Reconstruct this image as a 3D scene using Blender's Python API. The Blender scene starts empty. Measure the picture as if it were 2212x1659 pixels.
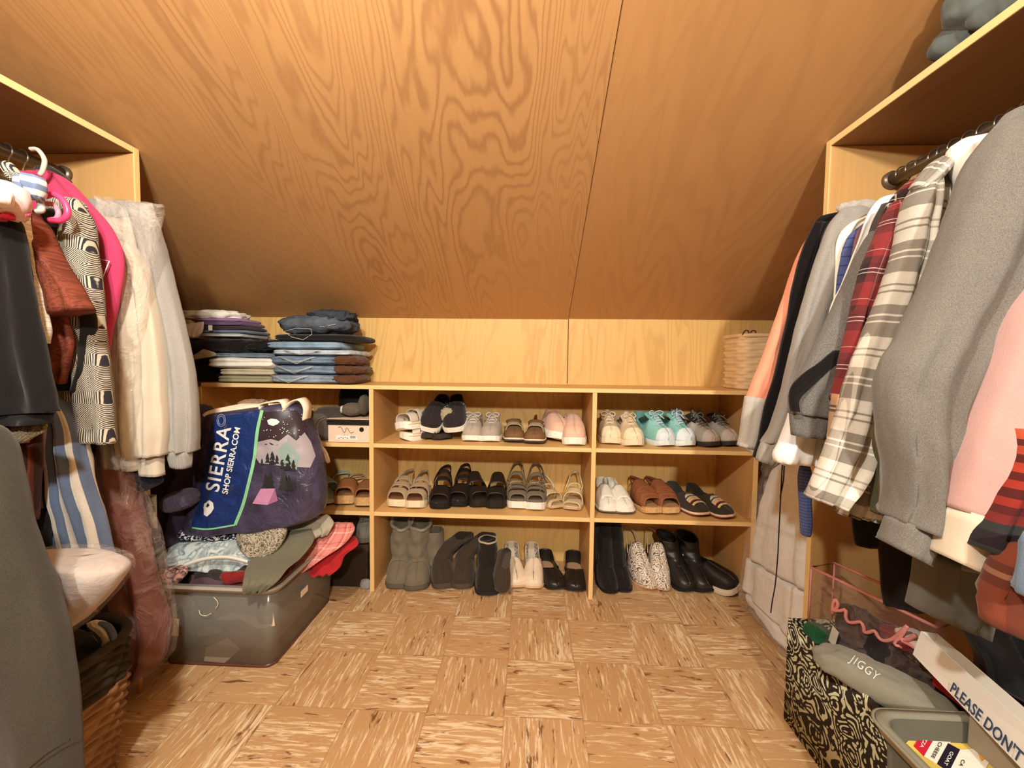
import bpy, bmesh, math, random
import numpy as np
from mathutils import Vector, Matrix, noise
from math import sin, cos, pi, radians as R

sc = bpy.context.scene
COL = sc.collection
# ---------------------------------------------------------------- camera
W, H = 2212, 1659
CAM = np.array([0.058627, -1.573689, 1.02701]); YAW, PITCH, ROLL, FPX = -0.042459, -0.050095, 0.012514, 865.697728
cy_, sy_ = cos(YAW), sin(YAW)
FW = np.array([sy_*cos(PITCH), cy_*cos(PITCH), sin(PITCH)])
_r = np.array([cy_, -sy_, 0.0]); _u = np.cross(_r, FW)
RT = cos(ROLL)*_r + sin(ROLL)*_u; UP = -sin(ROLL)*_r + cos(ROLL)*_u
cd = bpy.data.cameras.new('camera'); cam = bpy.data.objects.new('camera', cd); COL.objects.link(cam)
cd.sensor_width = 36; cd.lens = FPX/W*36; cd.clip_start = 0.02
cam.matrix_world = Matrix(((RT[0], UP[0], -FW[0], CAM[0]), (RT[1], UP[1], -FW[1], CAM[1]), (RT[2], UP[2], -FW[2], CAM[2]), (0, 0, 0, 1)))
sc.camera = cam
# ---------------------------------------------------------------- light
wd = bpy.data.worlds.new('world'); sc.world = wd; wd.use_nodes = True
wd.node_tree.nodes['Background'].inputs[0].default_value = (1, .85, .65, 1)
wd.node_tree.nodes['Background'].inputs[1].default_value = 0.02
sc.view_settings.view_transform = 'Standard'; sc.view_settings.look = 'None'
sc.view_settings.gamma = 1; sc.view_settings.exposure = 0.45
def bulb(loc, power, rad, col):
    l = bpy.data.lights.new('bulb_light', 'POINT'); l.energy = power; l.shadow_soft_size = rad; l.color = col
    o = bpy.data.objects.new('bulb_light', l); COL.objects.link(o); o.location = loc; return o
bulb((-0.36, -1.52, 1.84), 60, 0.04, (1.0, 0.985, 0.90))
bulb((0.30, -2.80, 1.88), 128, 0.05, (1.0, 0.985, 0.90))

# ---------------------------------------------------------------- helpers: pixels of the photo to places
def ray(x, y):
    d = FW*FPX + RT*(x-W/2) - UP*(y-H/2); return d/np.linalg.norm(d)
def on(x, y, ax, v):
    d = ray(x, y); t = (v-CAM[ax])/d[ax]; return CAM + d*t
def PY(x, y, Y): return on(x, y, 1, Y)
def PZ(x, y, Z): return on(x, y, 2, Z)
def PX(x, y, X): return on(x, y, 0, X)

# ---------------------------------------------------------------- helpers: objects
def tag(o, label=None, cat=None, group=None, kind=None):
    if label: o['label'] = label
    if cat: o['category'] = cat
    if group: o['group'] = group
    if kind: o['kind'] = kind
    return o
def empty(name, label, cat, loc=(0, 0, 0), rz=0, group=None):
    o = bpy.data.objects.new(name, None); COL.objects.link(o); o.empty_display_size = .05
    o.location = loc; o.rotation_euler = (0, 0, rz)
    return tag(o, label, cat, group)
def mesh_obj(name, verts, faces, mat, parent=None, uvs=None, smooth=True, world=False):
    me = bpy.data.meshes.new(name); me.from_pydata([tuple(map(float, v)) for v in verts], [], faces)
    if uvs is not None:
        ul = me.uv_layers.new(name='uv')
        vi = np.empty(len(me.loops), dtype=np.int32); me.loops.foreach_get('vertex_index', vi)
        ul.data.foreach_set('uv', np.asarray(uvs, dtype=np.float32)[vi].ravel())
    me.polygons.foreach_set('use_smooth', [smooth]*len(me.polygons))
    for m in (mat if isinstance(mat, (list, tuple)) else [mat]): me.materials.append(m)
    me.update()
    o = bpy.data.objects.new(name, me); COL.objects.link(o)
    if parent is not None:
        o.parent = parent
        if world:
            o.matrix_parent_inverse = Matrix.LocRotScale(parent.location, parent.rotation_euler, parent.scale).inverted()
    return o
def bm_obj(name, bm, mat, parent=None, smooth=False, world=False):
    me = bpy.data.meshes.new(name); bmesh.ops.recalc_face_normals(bm, faces=bm.faces); bm.to_mesh(me); bm.free()
    me.polygons.foreach_set('use_smooth', [smooth]*len(me.polygons))
    me.materials.append(mat)
    o = bpy.data.objects.new(name, me); COL.objects.link(o)
    if parent is not None:
        o.parent = parent
        if world:
            o.matrix_parent_inverse = Matrix.LocRotScale(parent.location, parent.rotation_euler, parent.scale).inverted()
    return o
def add_box(bm, x0, x1, y0, y1, z0, z1, M=None, bev=0.0):
    vs = [bm.verts.new((x, y, z)) for x in (x0, x1) for y in (y0, y1) for z in (z0, z1)]
    fs = [(0, 1, 3, 2), (4, 6, 7, 5), (0, 4, 5, 1), (2, 3, 7, 6), (0, 2, 6, 4), (1, 5, 7, 3)]
    ff = [bm.faces.new([vs[i] for i in f]) for f in fs]
    if bev > 0:
        es = list({e for f in ff for e in f.edges})
        r = bmesh.ops.bevel(bm, geom=es, offset=bev, segments=2, affect='EDGES', profile=.5)
        vs = list({v for f in r['faces'] for v in f.verts} | {v for v in vs if v.is_valid})
    if M is not None:
        for v in vs: v.co = M @ v.co
def box(name, x0, x1, y0, y1, z0, z1, mat, parent=None, bev=0.0015, M=None, world=False):
    bm = bmesh.new(); add_box(bm, x0, x1, y0, y1, z0, z1, M, bev); return bm_obj(name, bm, mat, parent, False, world)
def tube_geo(pts, r, seg=8, closed=False):
    P = [np.array(p, float) for p in pts]; n = len(P); V = []; F = []
    rr = r if isinstance(r, (list, tuple)) else [r]*n
    prev = None
    for i in range(n):
        a = P[i-1] if (i > 0 or closed) else P[i]; b = P[(i+1) % n] if (i < n-1 or closed) else P[i]
        t = b-a; t = t/(np.linalg.norm(t)+1e-9)
        if prev is None:
            ref = np.array([0, 0, 1.]) if abs(t[2]) < .9 else np.array([1., 0, 0])
            u = np.cross(t, ref)
        else: u = prev - t*(prev@t)
        u = u/(np.linalg.norm(u)+1e-9); prev = u; v = np.cross(t, u)
        for k in range(seg):
            a_ = 2*pi*k/seg; V.append(P[i]+rr[i]*(cos(a_)*u+sin(a_)*v))
    m = n if closed else n-1
    for i in range(m):
        for k in range(seg):
            a0 = i*seg+k; a1 = i*seg+(k+1) % seg; b0 = ((i+1) % n)*seg+k; b1 = ((i+1) % n)*seg+(k+1) % seg
            F.append((a0, a1, b1, b0))
    if not closed:
        F.append(tuple(range(seg))[::-1]); F.append(tuple((n-1)*seg+k for k in range(seg)))
    return V, F
def merge(parts):
    V = []; F = []
    for v, f in parts:
        o = len(V); V += list(v); F += [tuple(i+o for i in q) for q in f]
    return V, F
def tube(name, pts, r, mat, parent=None, seg=8, closed=False, world=False):
    V, F = tube_geo(pts, r, seg, closed); return mesh_obj(name, V, F, mat, parent, None, True, world)
def tubes(name, lst, r, mat, parent=None, seg=6, world=False):
    V, F = merge([tube_geo(p, r, seg) for p in lst]); return mesh_obj(name, V, F, mat, parent, None, True, world)
def catmull(pts, n):
    P = np.array(pts, float); m = len(P)
    if m == 2: return np.array([P[0]*(1-t)+P[1]*t for t in np.linspace(0, 1, n)])
    out = []
    for t in np.linspace(0, m-1, n):
        i = min(int(t), m-2); f = t-i
        p0 = P[i-1] if i > 0 else 2*P[0]-P[1]; p1 = P[i]; p2 = P[i+1]; p3 = P[i+2] if i+2 < m else 2*P[-1]-P[-2]
        out.append(.5*((2*p1)+(-p0+p2)*f+(2*p0-5*p1+4*p2-p3)*f*f+(-p0+3*p1-3*p2+p3)*f**3))
    return np.array(out)
def nz(x, y, z): return noise.noise(Vector((x, y, z)))

# ---------------------------------------------------------------- materials
class NT:
    def __init__(s, name):
        s.m = bpy.data.materials.new(name); s.m.use_nodes = True; s.t = s.m.node_tree; s.L = s.t.links
        s.b = s.t.nodes['Principled BSDF']
    def n(s, ty, ins=None, **pr):
        k = s.t.nodes.new('ShaderNode'+ty)
        for a, v in pr.items(): setattr(k, a, v)
        for i, v in (ins or {}).items():
            s.set(k, i, v)
        return k
    def set(s, k, i, v):
        if hasattr(v, 'node'): s.L.new(v, k.inputs[i])
        elif hasattr(v, 'outputs'): s.L.new(v.outputs[0], k.inputs[i])
        else:
            if isinstance(v, tuple) and len(v) == 3 and k.inputs[i].type == 'RGBA': v = (*v, 1)
            k.inputs[i].default_value = v
    def math(s, op, a, b=0.0, c=None):
        ins = {0: a, 1: b}
        if c is not None: ins[2] = c
        return s.n('Math', ins, operation=op).outputs[0]
    def mix(s, f, a, b, mode='MIX'):
        k = s.n('Mix', {}, data_type='RGBA', blend_type=mode)
        s.set(k, 0, f); s.set(k, 6, a); s.set(k, 7, b); return k.outputs[2]
    def ramp(s, f, stops, interp='LINEAR'):
        k = s.n('ValToRGB', {0: f}); cr = k.color_ramp; cr.interpolation = interp
        while len(cr.elements) > 1: cr.elements.remove(cr.elements[-1])
        for i, (p, c) in enumerate(stops):
            if isinstance(c, (int, float)): c = (c, c, c)
            e = cr.elements[0] if i == 0 else cr.elements.new(p)
            e.position = p; e.color = (*c, 1)
        return k.outputs[0]
    def noise(s, vec, scale, detail=3, rough=.55, dist=0):
        return s.n('TexNoise', {'Vector': vec, 'Scale': scale, 'Detail': detail, 'Roughness': rough, 'Distortion': dist}).outputs[0]
    def mapping(s, vec, scale=(1, 1, 1), rot=(0, 0, 0), loc=(0, 0, 0)):
        return s.n('Mapping', {0: vec, 1: loc, 2: rot, 3: scale}).outputs[0]
    def pos(s): return s.n('NewGeometry').outputs['Position']
    def obj(s): return s.n('TexCoord').outputs['Object']
    def uv(s): return s.n('TexCoord').outputs['UV']
    def xyz(s, v): return s.n('SeparateXYZ', {0: v}).outputs
    def comb(s, x, y, z=0.0): return s.n('CombineXYZ', {0: x, 1: y, 2: z}).outputs[0]
    def bump(s, h, strength=.3, dist=.002, nrm=None):
        ins = {'Strength': strength, 'Distance': dist, 'Height': h}
        if nrm is not None: ins['Normal'] = nrm
        return s.n('Bump', ins).outputs[0]
    def fin(s, col, rough=.8, nrm=None, spec=.3, metal=0.0, alpha=None, trans=None, sheen=0, coat=0):
        b = s.b; s.set(b, 'Base Color', col); s.set(b, 'Roughness', rough); b.inputs['Specular IOR Level'].default_value = spec
        b.inputs['Metallic'].default_value = metal
        if nrm is not None: s.set(b, 'Normal', nrm)
        if alpha is not None: s.set(b, 'Alpha', alpha)
        if trans: b.inputs['Transmission Weight'].default_value = trans
        if sheen: b.inputs['Sheen Weight'].default_value = sheen
        if coat: b.inputs['Coat Weight'].default_value = coat
        return s.m
def srgb(h):
    if isinstance(h, tuple): c = [v/255 for v in h]
    else: c = [int(h[i:i+2], 16)/255 for i in (0, 2, 4)]
    return tuple(((v+.055)/1.055)**2.4 if v > .04045 else v/12.92 for v in c)
_mc = {}
def plain(hexc, rough=.6, spec=.3, metal=0., name=None, coat=0, grain=0.06, gscale=60):
    key = ('p', hexc, rough, spec, metal, coat, grain)
    if key in _mc: return _mc[key]
    s = NT(name or 'plain_'+str(hexc)); c = srgb(hexc)
    nn = s.noise(s.obj(), gscale, 4)
    col = s.mix(nn, tuple(v*(1-grain*2) for v in c), tuple(min(1, v*(1+grain*2)) for v in c))
    _mc[key] = s.fin(col, rough, s.bump(nn, .12, .0015), spec, metal, coat=coat); return _mc[key]
def cloth(hexc, heather=0.0, knit=0.0, wr=.5, rough=.95, fine=900, hex2=None, sheen=.15):
    key = ('c', hexc, heather, knit, wr, fine, hex2)
    if key in _mc: return _mc[key]
    s = NT('cloth_'+str(hexc)); c = srgb(hexc); o = s.obj()
    a = s.noise(s.mapping(o, (1, 1, .5)), fine*1.1, 2, .7)
    big = s.noise(s.mapping(o, (1, 1, .4)), 9, 3, .6)
    col = c
    if heather:
        k = s.ramp(a, [(.35, 0.0), (.65, 1.0)])
        lo = tuple(v*(1-heather*.8) for v in c); hi = srgb(hex2) if hex2 else tuple(min(1, v*(1+heather*.6)) for v in c)
        col = s.mix(k, lo, hi)
    else:
        col = s.mix(a, tuple(v*.93 for v in c), tuple(min(1, v*1.05) for v in c))
    nr = s.bump(big, wr*.55, .02)
    nr = s.bump(a, .25, .0012, nr)
    if knit:
        u = s.xyz(s.uv()); w = s.math('SINE', s.math('MULTIPLY', u[0], 2*pi/knit))
        nr = s.bump(w, .5, .002, nr)
    _mc[key] = s.fin(col, rough, nr, .15, sheen=sheen); return _mc[key]
def stripes_mat(name, pu=None, su=None, pv=None, sv=None, mixf=.5, bump=.4, rough=.95, mult=False):
    """woven bands: pu,pv periods in metres across and down, su,sv lists of (pos, hex) constant ramps"""
    s = NT(name); q = s.xyz(s.uv()); n1 = s.noise(s.obj(), 250, 2)
    def one(c, p, st):
        f = s.math('FRACT', s.math('DIVIDE', c, p)); return s.ramp(f, [(a, srgb(h)) for a, h in st], 'CONSTANT')
    if pu and pv: col = s.mix(mixf, one(q[0], pu, su), one(q[1], pv, sv), 'MULTIPLY' if mult else 'MIX')
    elif pu: col = one(q[0], pu, su)
    else: col = one(q[1], pv, sv)
    col = s.mix(s.math('MULTIPLY', n1, .25), col, (0.05, .04, .03))
    big = s.noise(s.obj(), 10, 3)
    return s.fin(col, rough, s.bump(n1, .2, .001, s.bump(big, bump, .015)), .15, sheen=.1)
def contour_mat(name, dark, light, scale=14, k=40, uvp=True, thr=.5, dist=1.0, vor=True, rough=.8, soft=.06, bump=.1):
    """scroll-like print: rings round scattered centres, bent by noise"""
    s = NT(name); c = s.uv() if uvp else s.obj()
    w = s.n('TexNoise', {'Vector': c, 'Scale': scale*.8, 'Detail': 1.5}); off = s.n('VectorMath', {0: w.outputs[1], 1: (.5, .5, .5)}, operation='SUBTRACT').outputs[0]
    off = s.n('VectorMath', {0: off, 3: dist*1.6/scale}, operation='SCALE').outputs[0]
    cc = s.n('VectorMath', {0: c, 1: off}, operation='ADD').outputs[0]
    v = s.n('TexVoronoi', {'Vector': cc, 'Scale': scale}, feature='F1')
    h = s.math('SINE', s.math('MULTIPLY', v.outputs[0], k))
    v2 = s.n('TexVoronoi', {'Vector': cc, 'Scale': scale}, feature='DISTANCE_TO_EDGE').outputs[0]
    ang = s.math('SINE', s.math('MULTIPLY', v2, k*1.3))
    g = s.math('ADD', s.math('MULTIPLY', h, .7), s.math('MULTIPLY', ang, .5))
    f = s.ramp(s.math('ADD', s.math('MULTIPLY', g, .5), .5), [(thr-soft, 0.), (thr+soft, 1.)])
    return s.fin(s.mix(f, srgb(dark), srgb(light)), rough, s.bump(f, bump, .001), .25)
def ply(name, base, dark, grain='Z', k=38, amt=.35, sc_=3.0, rough=.5, across='X', streak=.18, spec=.35, coat=0.0):
    """rotary-cut plywood: contour-line figure stretched along the grain"""
    s = NT(name); p = s.pos()
    st = {'X': (.16, 1, 1), 'Y': (1, .16, .16), 'Z': (1, .7, .16), 'S': (1, .16, .25)}[grain]
    m = s.mapping(p, st, loc=(.42, 0, 0) if grain == 'S' else (0, 0, 0))
    h = s.noise(m, sc_, 3, .5, .4)
    jit = s.noise(s.mapping(p, {'X': (.35, 1, 1), 'Y': (1, .35, .35), 'Z': (1, 1, .35), 'S': (1, .30, .35)}[grain]), 26, 2)
    ln = s.math('SINE', s.math('MULTIPLY', s.math('ADD', h, s.math('MULTIPLY', jit, .022)), k))
    ln = s.ramp(s.math('ADD', s.math('MULTIPLY', ln, .5), .5), [(.0, 1.0), (.28, .35), (.6, 0.0)])
    st2 = {'X': (.03, 1, 1), 'Y': (1, .03, .03), 'Z': (1, 1, .03), 'S': (1, .03, .03)}[grain]
    fine = s.noise(s.mapping(p, st2), 90, 3, .6)
    mask = s.ramp(s.noise(m, sc_*.45, 2), [(.4, 0.15), (.6, 1.)])
    c = s.mix(s.math('MULTIPLY', s.math('MULTIPLY', ln, mask), amt), srgb(base), srgb(dark))
    c = s.mix(s.math('MULTIPLY', s.ramp(fine, [(.4, 0.), (.7, 1.)]), streak), c, srgb(dark))
    blot = s.noise(p, 2.2, 3)
    c = s.mix(s.math('MULTIPLY', blot, .22), c, srgb(dark))
    nr = s.bump(fine, .08, .0008, s.bump(ln, .05, .001))
    return s.fin(c, rough, nr, spec, coat=coat)
def clear_mat(name, tint, alpha=.25, rough=.12, wrinkle=0.6, wscale=14):
    s = NT(name); o = s.obj()
    nn = s.noise(o, wscale, 4, .6, 1.5)
    nr = s.bump(nn, wrinkle, .03) if wrinkle else None
    if wrinkle:
        a = s.ramp(nn, [(.3, alpha*.7), (.52, alpha), (.60, min(1, alpha*1.7)), (.68, alpha)])
    else: a = alpha
    m = s.fin(srgb(tint), rough, nr, .7, alpha=a); return m

# wood
M_ceil = ply('ceiling_plywood', (194, 147, 94), (140, 94, 58), 'S', k=300, amt=.70, sc_=2.5, rough=.42, streak=.10)
M_ceil2 = ply('ceiling_plywood_plain', (190, 142, 90), (148, 104, 62), 'S', k=150, amt=.22, sc_=2.2, rough=.42, streak=.10)
M_knee = ply('knee_wall_plywood', (236, 196, 122), (200, 152, 84), 'Z', k=120, amt=.5, sc_=3.4, rough=.5)
M_wall = ply('side_wall_plywood', (150, 116, 80), (110, 80, 52), 'Z', k=50, amt=.3, rough=.5)  # darkened wood: cuts bounced light and keeps the closet insides dim
M_shelf = ply('shelf_plywood', (222, 180, 116), (194, 146, 86), 'X', k=40, amt=.25, rough=.45)
M_unit = ply('closet_plywood', (212, 166, 106), (180, 130, 76), 'Z', k=45, amt=.3, rough=.45)
M_board = ply('closet_board_plywood', (142, 102, 62), (112, 74, 42), 'Y', k=45, amt=.3, rough=.45)  # wood toned down so its colour carries the shade of the underside
M_edge = ply('shelf_edge_pine', (244, 212, 150), (222, 176, 108), 'X', k=30, amt=.2, rough=.5)
M_edgeY = ply('board_edge_pine', (244, 212, 150), (222, 176, 108), 'Y', k=30, amt=.2, rough=.5)
M_edgeZ = ply('post_edge_pine', (240, 204, 140), (216, 168, 100), 'Z', k=30, amt=.2, rough=.5)
def floor_mat():
    T = 0.2286; s = NT('vinyl_tile_floor'); p = s.xyz(s.pos())
    X = s.math('DIVIDE', p[0], T); Y = s.math('DIVIDE', p[1], T)
    ix = s.math('FLOOR', X); iy = s.math('FLOOR', Y)
    par = s.math('MODULO', s.math('ABSOLUTE', s.math('ADD', ix, iy)), 2.0)   # 0: streaks along X
    wn = s.n('TexWhiteNoise', {'Vector': s.comb(ix, iy)}, noise_dimensions='3D')
    off = s.n('VectorMath', {0: wn.outputs[1], 3: 40.0}, operation='SCALE').outputs[0]
    def mx(a, b): # par ? b : a
        return s.math('ADD', s.math('MULTIPLY', a, s.math('SUBTRACT', 1.0, par)), s.math('MULTIPLY', b, par))
    al = mx(p[0], p[1]); ac = mx(p[1], p[0])
    v = s.n('VectorMath', {0: s.comb(s.math('MULTIPLY', al, .11), ac), 1: off}, operation='ADD').outputs[0]
    n1 = s.noise(v, 105, 5, .66, .7); n2 = s.noise(v, 160, 3, .6, .6)
    v3 = s.n('VectorMath', {0: s.comb(s.math('MULTIPLY', al, .2), ac, 5.0), 1: off}, operation='ADD').outputs[0]
    n3 = s.noise(v3, 62, 4, .6, .5)
    patch = s.noise(v, 9, 2)
    base = s.mix(n2, srgb((182, 143, 98)), srgb((202, 165, 120)))
    base = s.mix(s.math('MULTIPLY', wn.outputs[0], .25), base, srgb((168, 128, 80)))
    cream = s.ramp(s.math('ADD', n1, s.math('MULTIPLY', s.math('SUBTRACT', patch, .5), .35)), [(.52, 0.), (.64, .8)])
    c = s.mix(cream, base, srgb((238, 218, 182)))
    br = s.ramp(n3, [(.60, 0.), (.68, .9)])
    c = s.mix(br, c, srgb((108, 68, 38)))
    fx = s.math('FRACT', X); fy = s.math('FRACT', Y)
    e = s.math('MINIMUM', s.math('MINIMUM', fx, s.math('SUBTRACT', 1.0, fx)), s.math('MINIMUM', fy, s.math('SUBTRACT', 1.0, fy)))
    g = s.ramp(e, [(0.0, .5), (.008, 0.0)])
    c = s.mix(g, c, srgb((140, 92, 52)))
    return s.fin(c, .42, s.bump(n1, .04, .001), .4)
M_floor = floor_mat()

# ---------------------------------------------------------------- the setting
def struct(name, verts, faces, mat):
    o = mesh_obj(name, verts, faces, mat, None, None, False); return tag(o, kind='structure')
def sbox(name, x0, x1, y0, y1, z0, z1, mat):
    o = box(name, x0, x1, y0, y1, z0, z1, mat, None, 0); return tag(o, kind='structure')
XL, XR, YB, YF = -1.84, 1.66, 0.486, -3.4
SL = 0.52056; ZK = 1.256                         # slope: rises towards the camera
def zs(y): return ZK + SL*(YB-y)
YR = -1.70; ZR = zs(YR)
sbox('floor', XL-.05, XR+.05, YF-.05, YB+.05, -.05, 0, M_floor)
sbox('wall_back', XL-.05, XR+.05, YB, YB+.05, 0, ZK+.02, M_knee)
def prism_x(name, prof, x0, x1, mat):
    n = len(prof); V = [(x0, y, z) for y, z in prof]+[(x1, y, z) for y, z in prof]
    F = [tuple(range(n)), tuple(range(2*n-1, n-1, -1))]+[(i, i+n, (i+1) % n+n, (i+1) % n) for i in range(n)]
    return struct(name, V, F, mat)
XS = 0.254                                       # the seam between the two ceiling sheets
c_ = .05
prism_x('ceiling', [(YB+.04, zs(YB+.04)), (YR, ZR), (YR, ZR+c_), (YB+.04, zs(YB+.04)+c_)], XL-.05, XS-.001, M_ceil)
prism_x('ceiling', [(YB+.04, zs(YB+.04)+.003), (YR, ZR+.003), (YR, ZR+c_), (YB+.04, zs(YB+.04)+c_)], XS+.001, XR+.05, M_ceil2)
prism_x('ceiling', [(YR, ZR), (YF-.05, ZR), (YF-.05, ZR+c_), (YR, ZR+c_)], XL-.05, XR+.05, M_ceil)
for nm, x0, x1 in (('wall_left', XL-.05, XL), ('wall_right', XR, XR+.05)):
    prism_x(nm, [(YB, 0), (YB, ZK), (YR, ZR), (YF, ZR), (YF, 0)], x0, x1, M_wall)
sbox('wall_front', XL-.05, XR+.05, YF-.05, YF, 0, ZR+.02, plain((84, 66, 52), .9))  # wall behind the camera, dark colour chosen to hold down bounced light
# knee-wall sheet seam: a thin brown strip stands for the shadow in the gap
tag(box('seam_shadow', XS-.0022, XS+.0022, YB-.0012, YB+.004, .93, ZK, plain((120, 76, 40), .8), None, 0), kind='structure')

# shelf unit along the knee wall
Z3, Z2, Z1, YS, TH = .926, .669, .363, .146, .0175
sh = empty('shoe_shelf', 'long pale plywood shelf unit with cubbies along the low back wall', 'shelf unit', (0, YS, 0))
def part(nm, x0, x1, y0, y1, z0, z1, mat, par, edge=None, en='edge'):
    o = box(nm, x0, x1, y0, y1, z0, z1, mat, par, .0012, None, True); return o
part('top_shelf', -1.40, 1.30, YS+.004, YB-.002, Z3-TH, Z3, M_shelf, sh)
part('edge_trim', -1.40, 1.30, YS, YS+.004, Z3-TH, Z3, M_edge, sh)
for z in (Z2, Z1):
    for x0, x1 in ((-1.40, -.6405), (-.6215, .3315), (.3505, 1.015)):
        part('shelf_board', x0, x1, YS+.006, YB-.002, z-TH, z, M_shelf, sh)
        part('edge_trim', x0, x1, YS+.001, YS+.006, z-TH, z, M_edge, sh)
for x in (-1.409, -.631, .341, 1.0245):
    part('divider', x-.0095, x+.0095, YS+.005, YB-.002, 0.0005, Z3-TH-.0005, M_unit, sh)
    part('edge_trim', x-.0095, x+.0095, YS, YS+.005, 0.0005, Z3-TH-.0005, M_edgeZ, sh)

# hanging closets
ZT = 1.684
def closet(xa, xw, label, rodx, rz):
    s = 1 if xw > xa else -1
    c = empty('hanging_closet', label, 'closet', (xa, -.34, 0))
    lo, hi = sorted((xa, xw-s*.002))
    part('side_panel', lo, hi, -.349, -.331, .0005, ZT-.019, M_unit, c)
    l2, h2 = sorted((xa, xa-s*.004)); part('edge_trim', l2, h2, -.349, -.331, .0005, ZT, M_edgeZ, c)
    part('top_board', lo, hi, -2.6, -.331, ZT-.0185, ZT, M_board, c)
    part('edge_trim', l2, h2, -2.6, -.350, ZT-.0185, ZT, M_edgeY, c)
    part('side_panel', lo, hi, -2.6, -2.582, .0005, ZT-.019, M_unit, c)
    rod = tube('hanging_rod', [(rodx, -2.58, rz), (rodx, -.351, rz)], .0165, M_rod, c, 20, world=True)
    V, F = merge([tube_geo([(rodx, -.362, rz), (rodx, -.3505, rz)], .024, 20)]); mesh_obj('rod_socket', V, F, M_rod, c, None, True, True)
    return c
M_rod = plain((118, 104, 86), .38, .5, .6)
RXR, RZR, RXL, RZL = 1.085, 1.565, -1.40, 1.600
closet(.920, XR, 'open plywood hanging closet on the right with top board and metal rod', RXR, RZR)
closet(-1.180, XL, 'open plywood hanging closet on the left with top board and metal rod', RXL, RZL)

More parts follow.
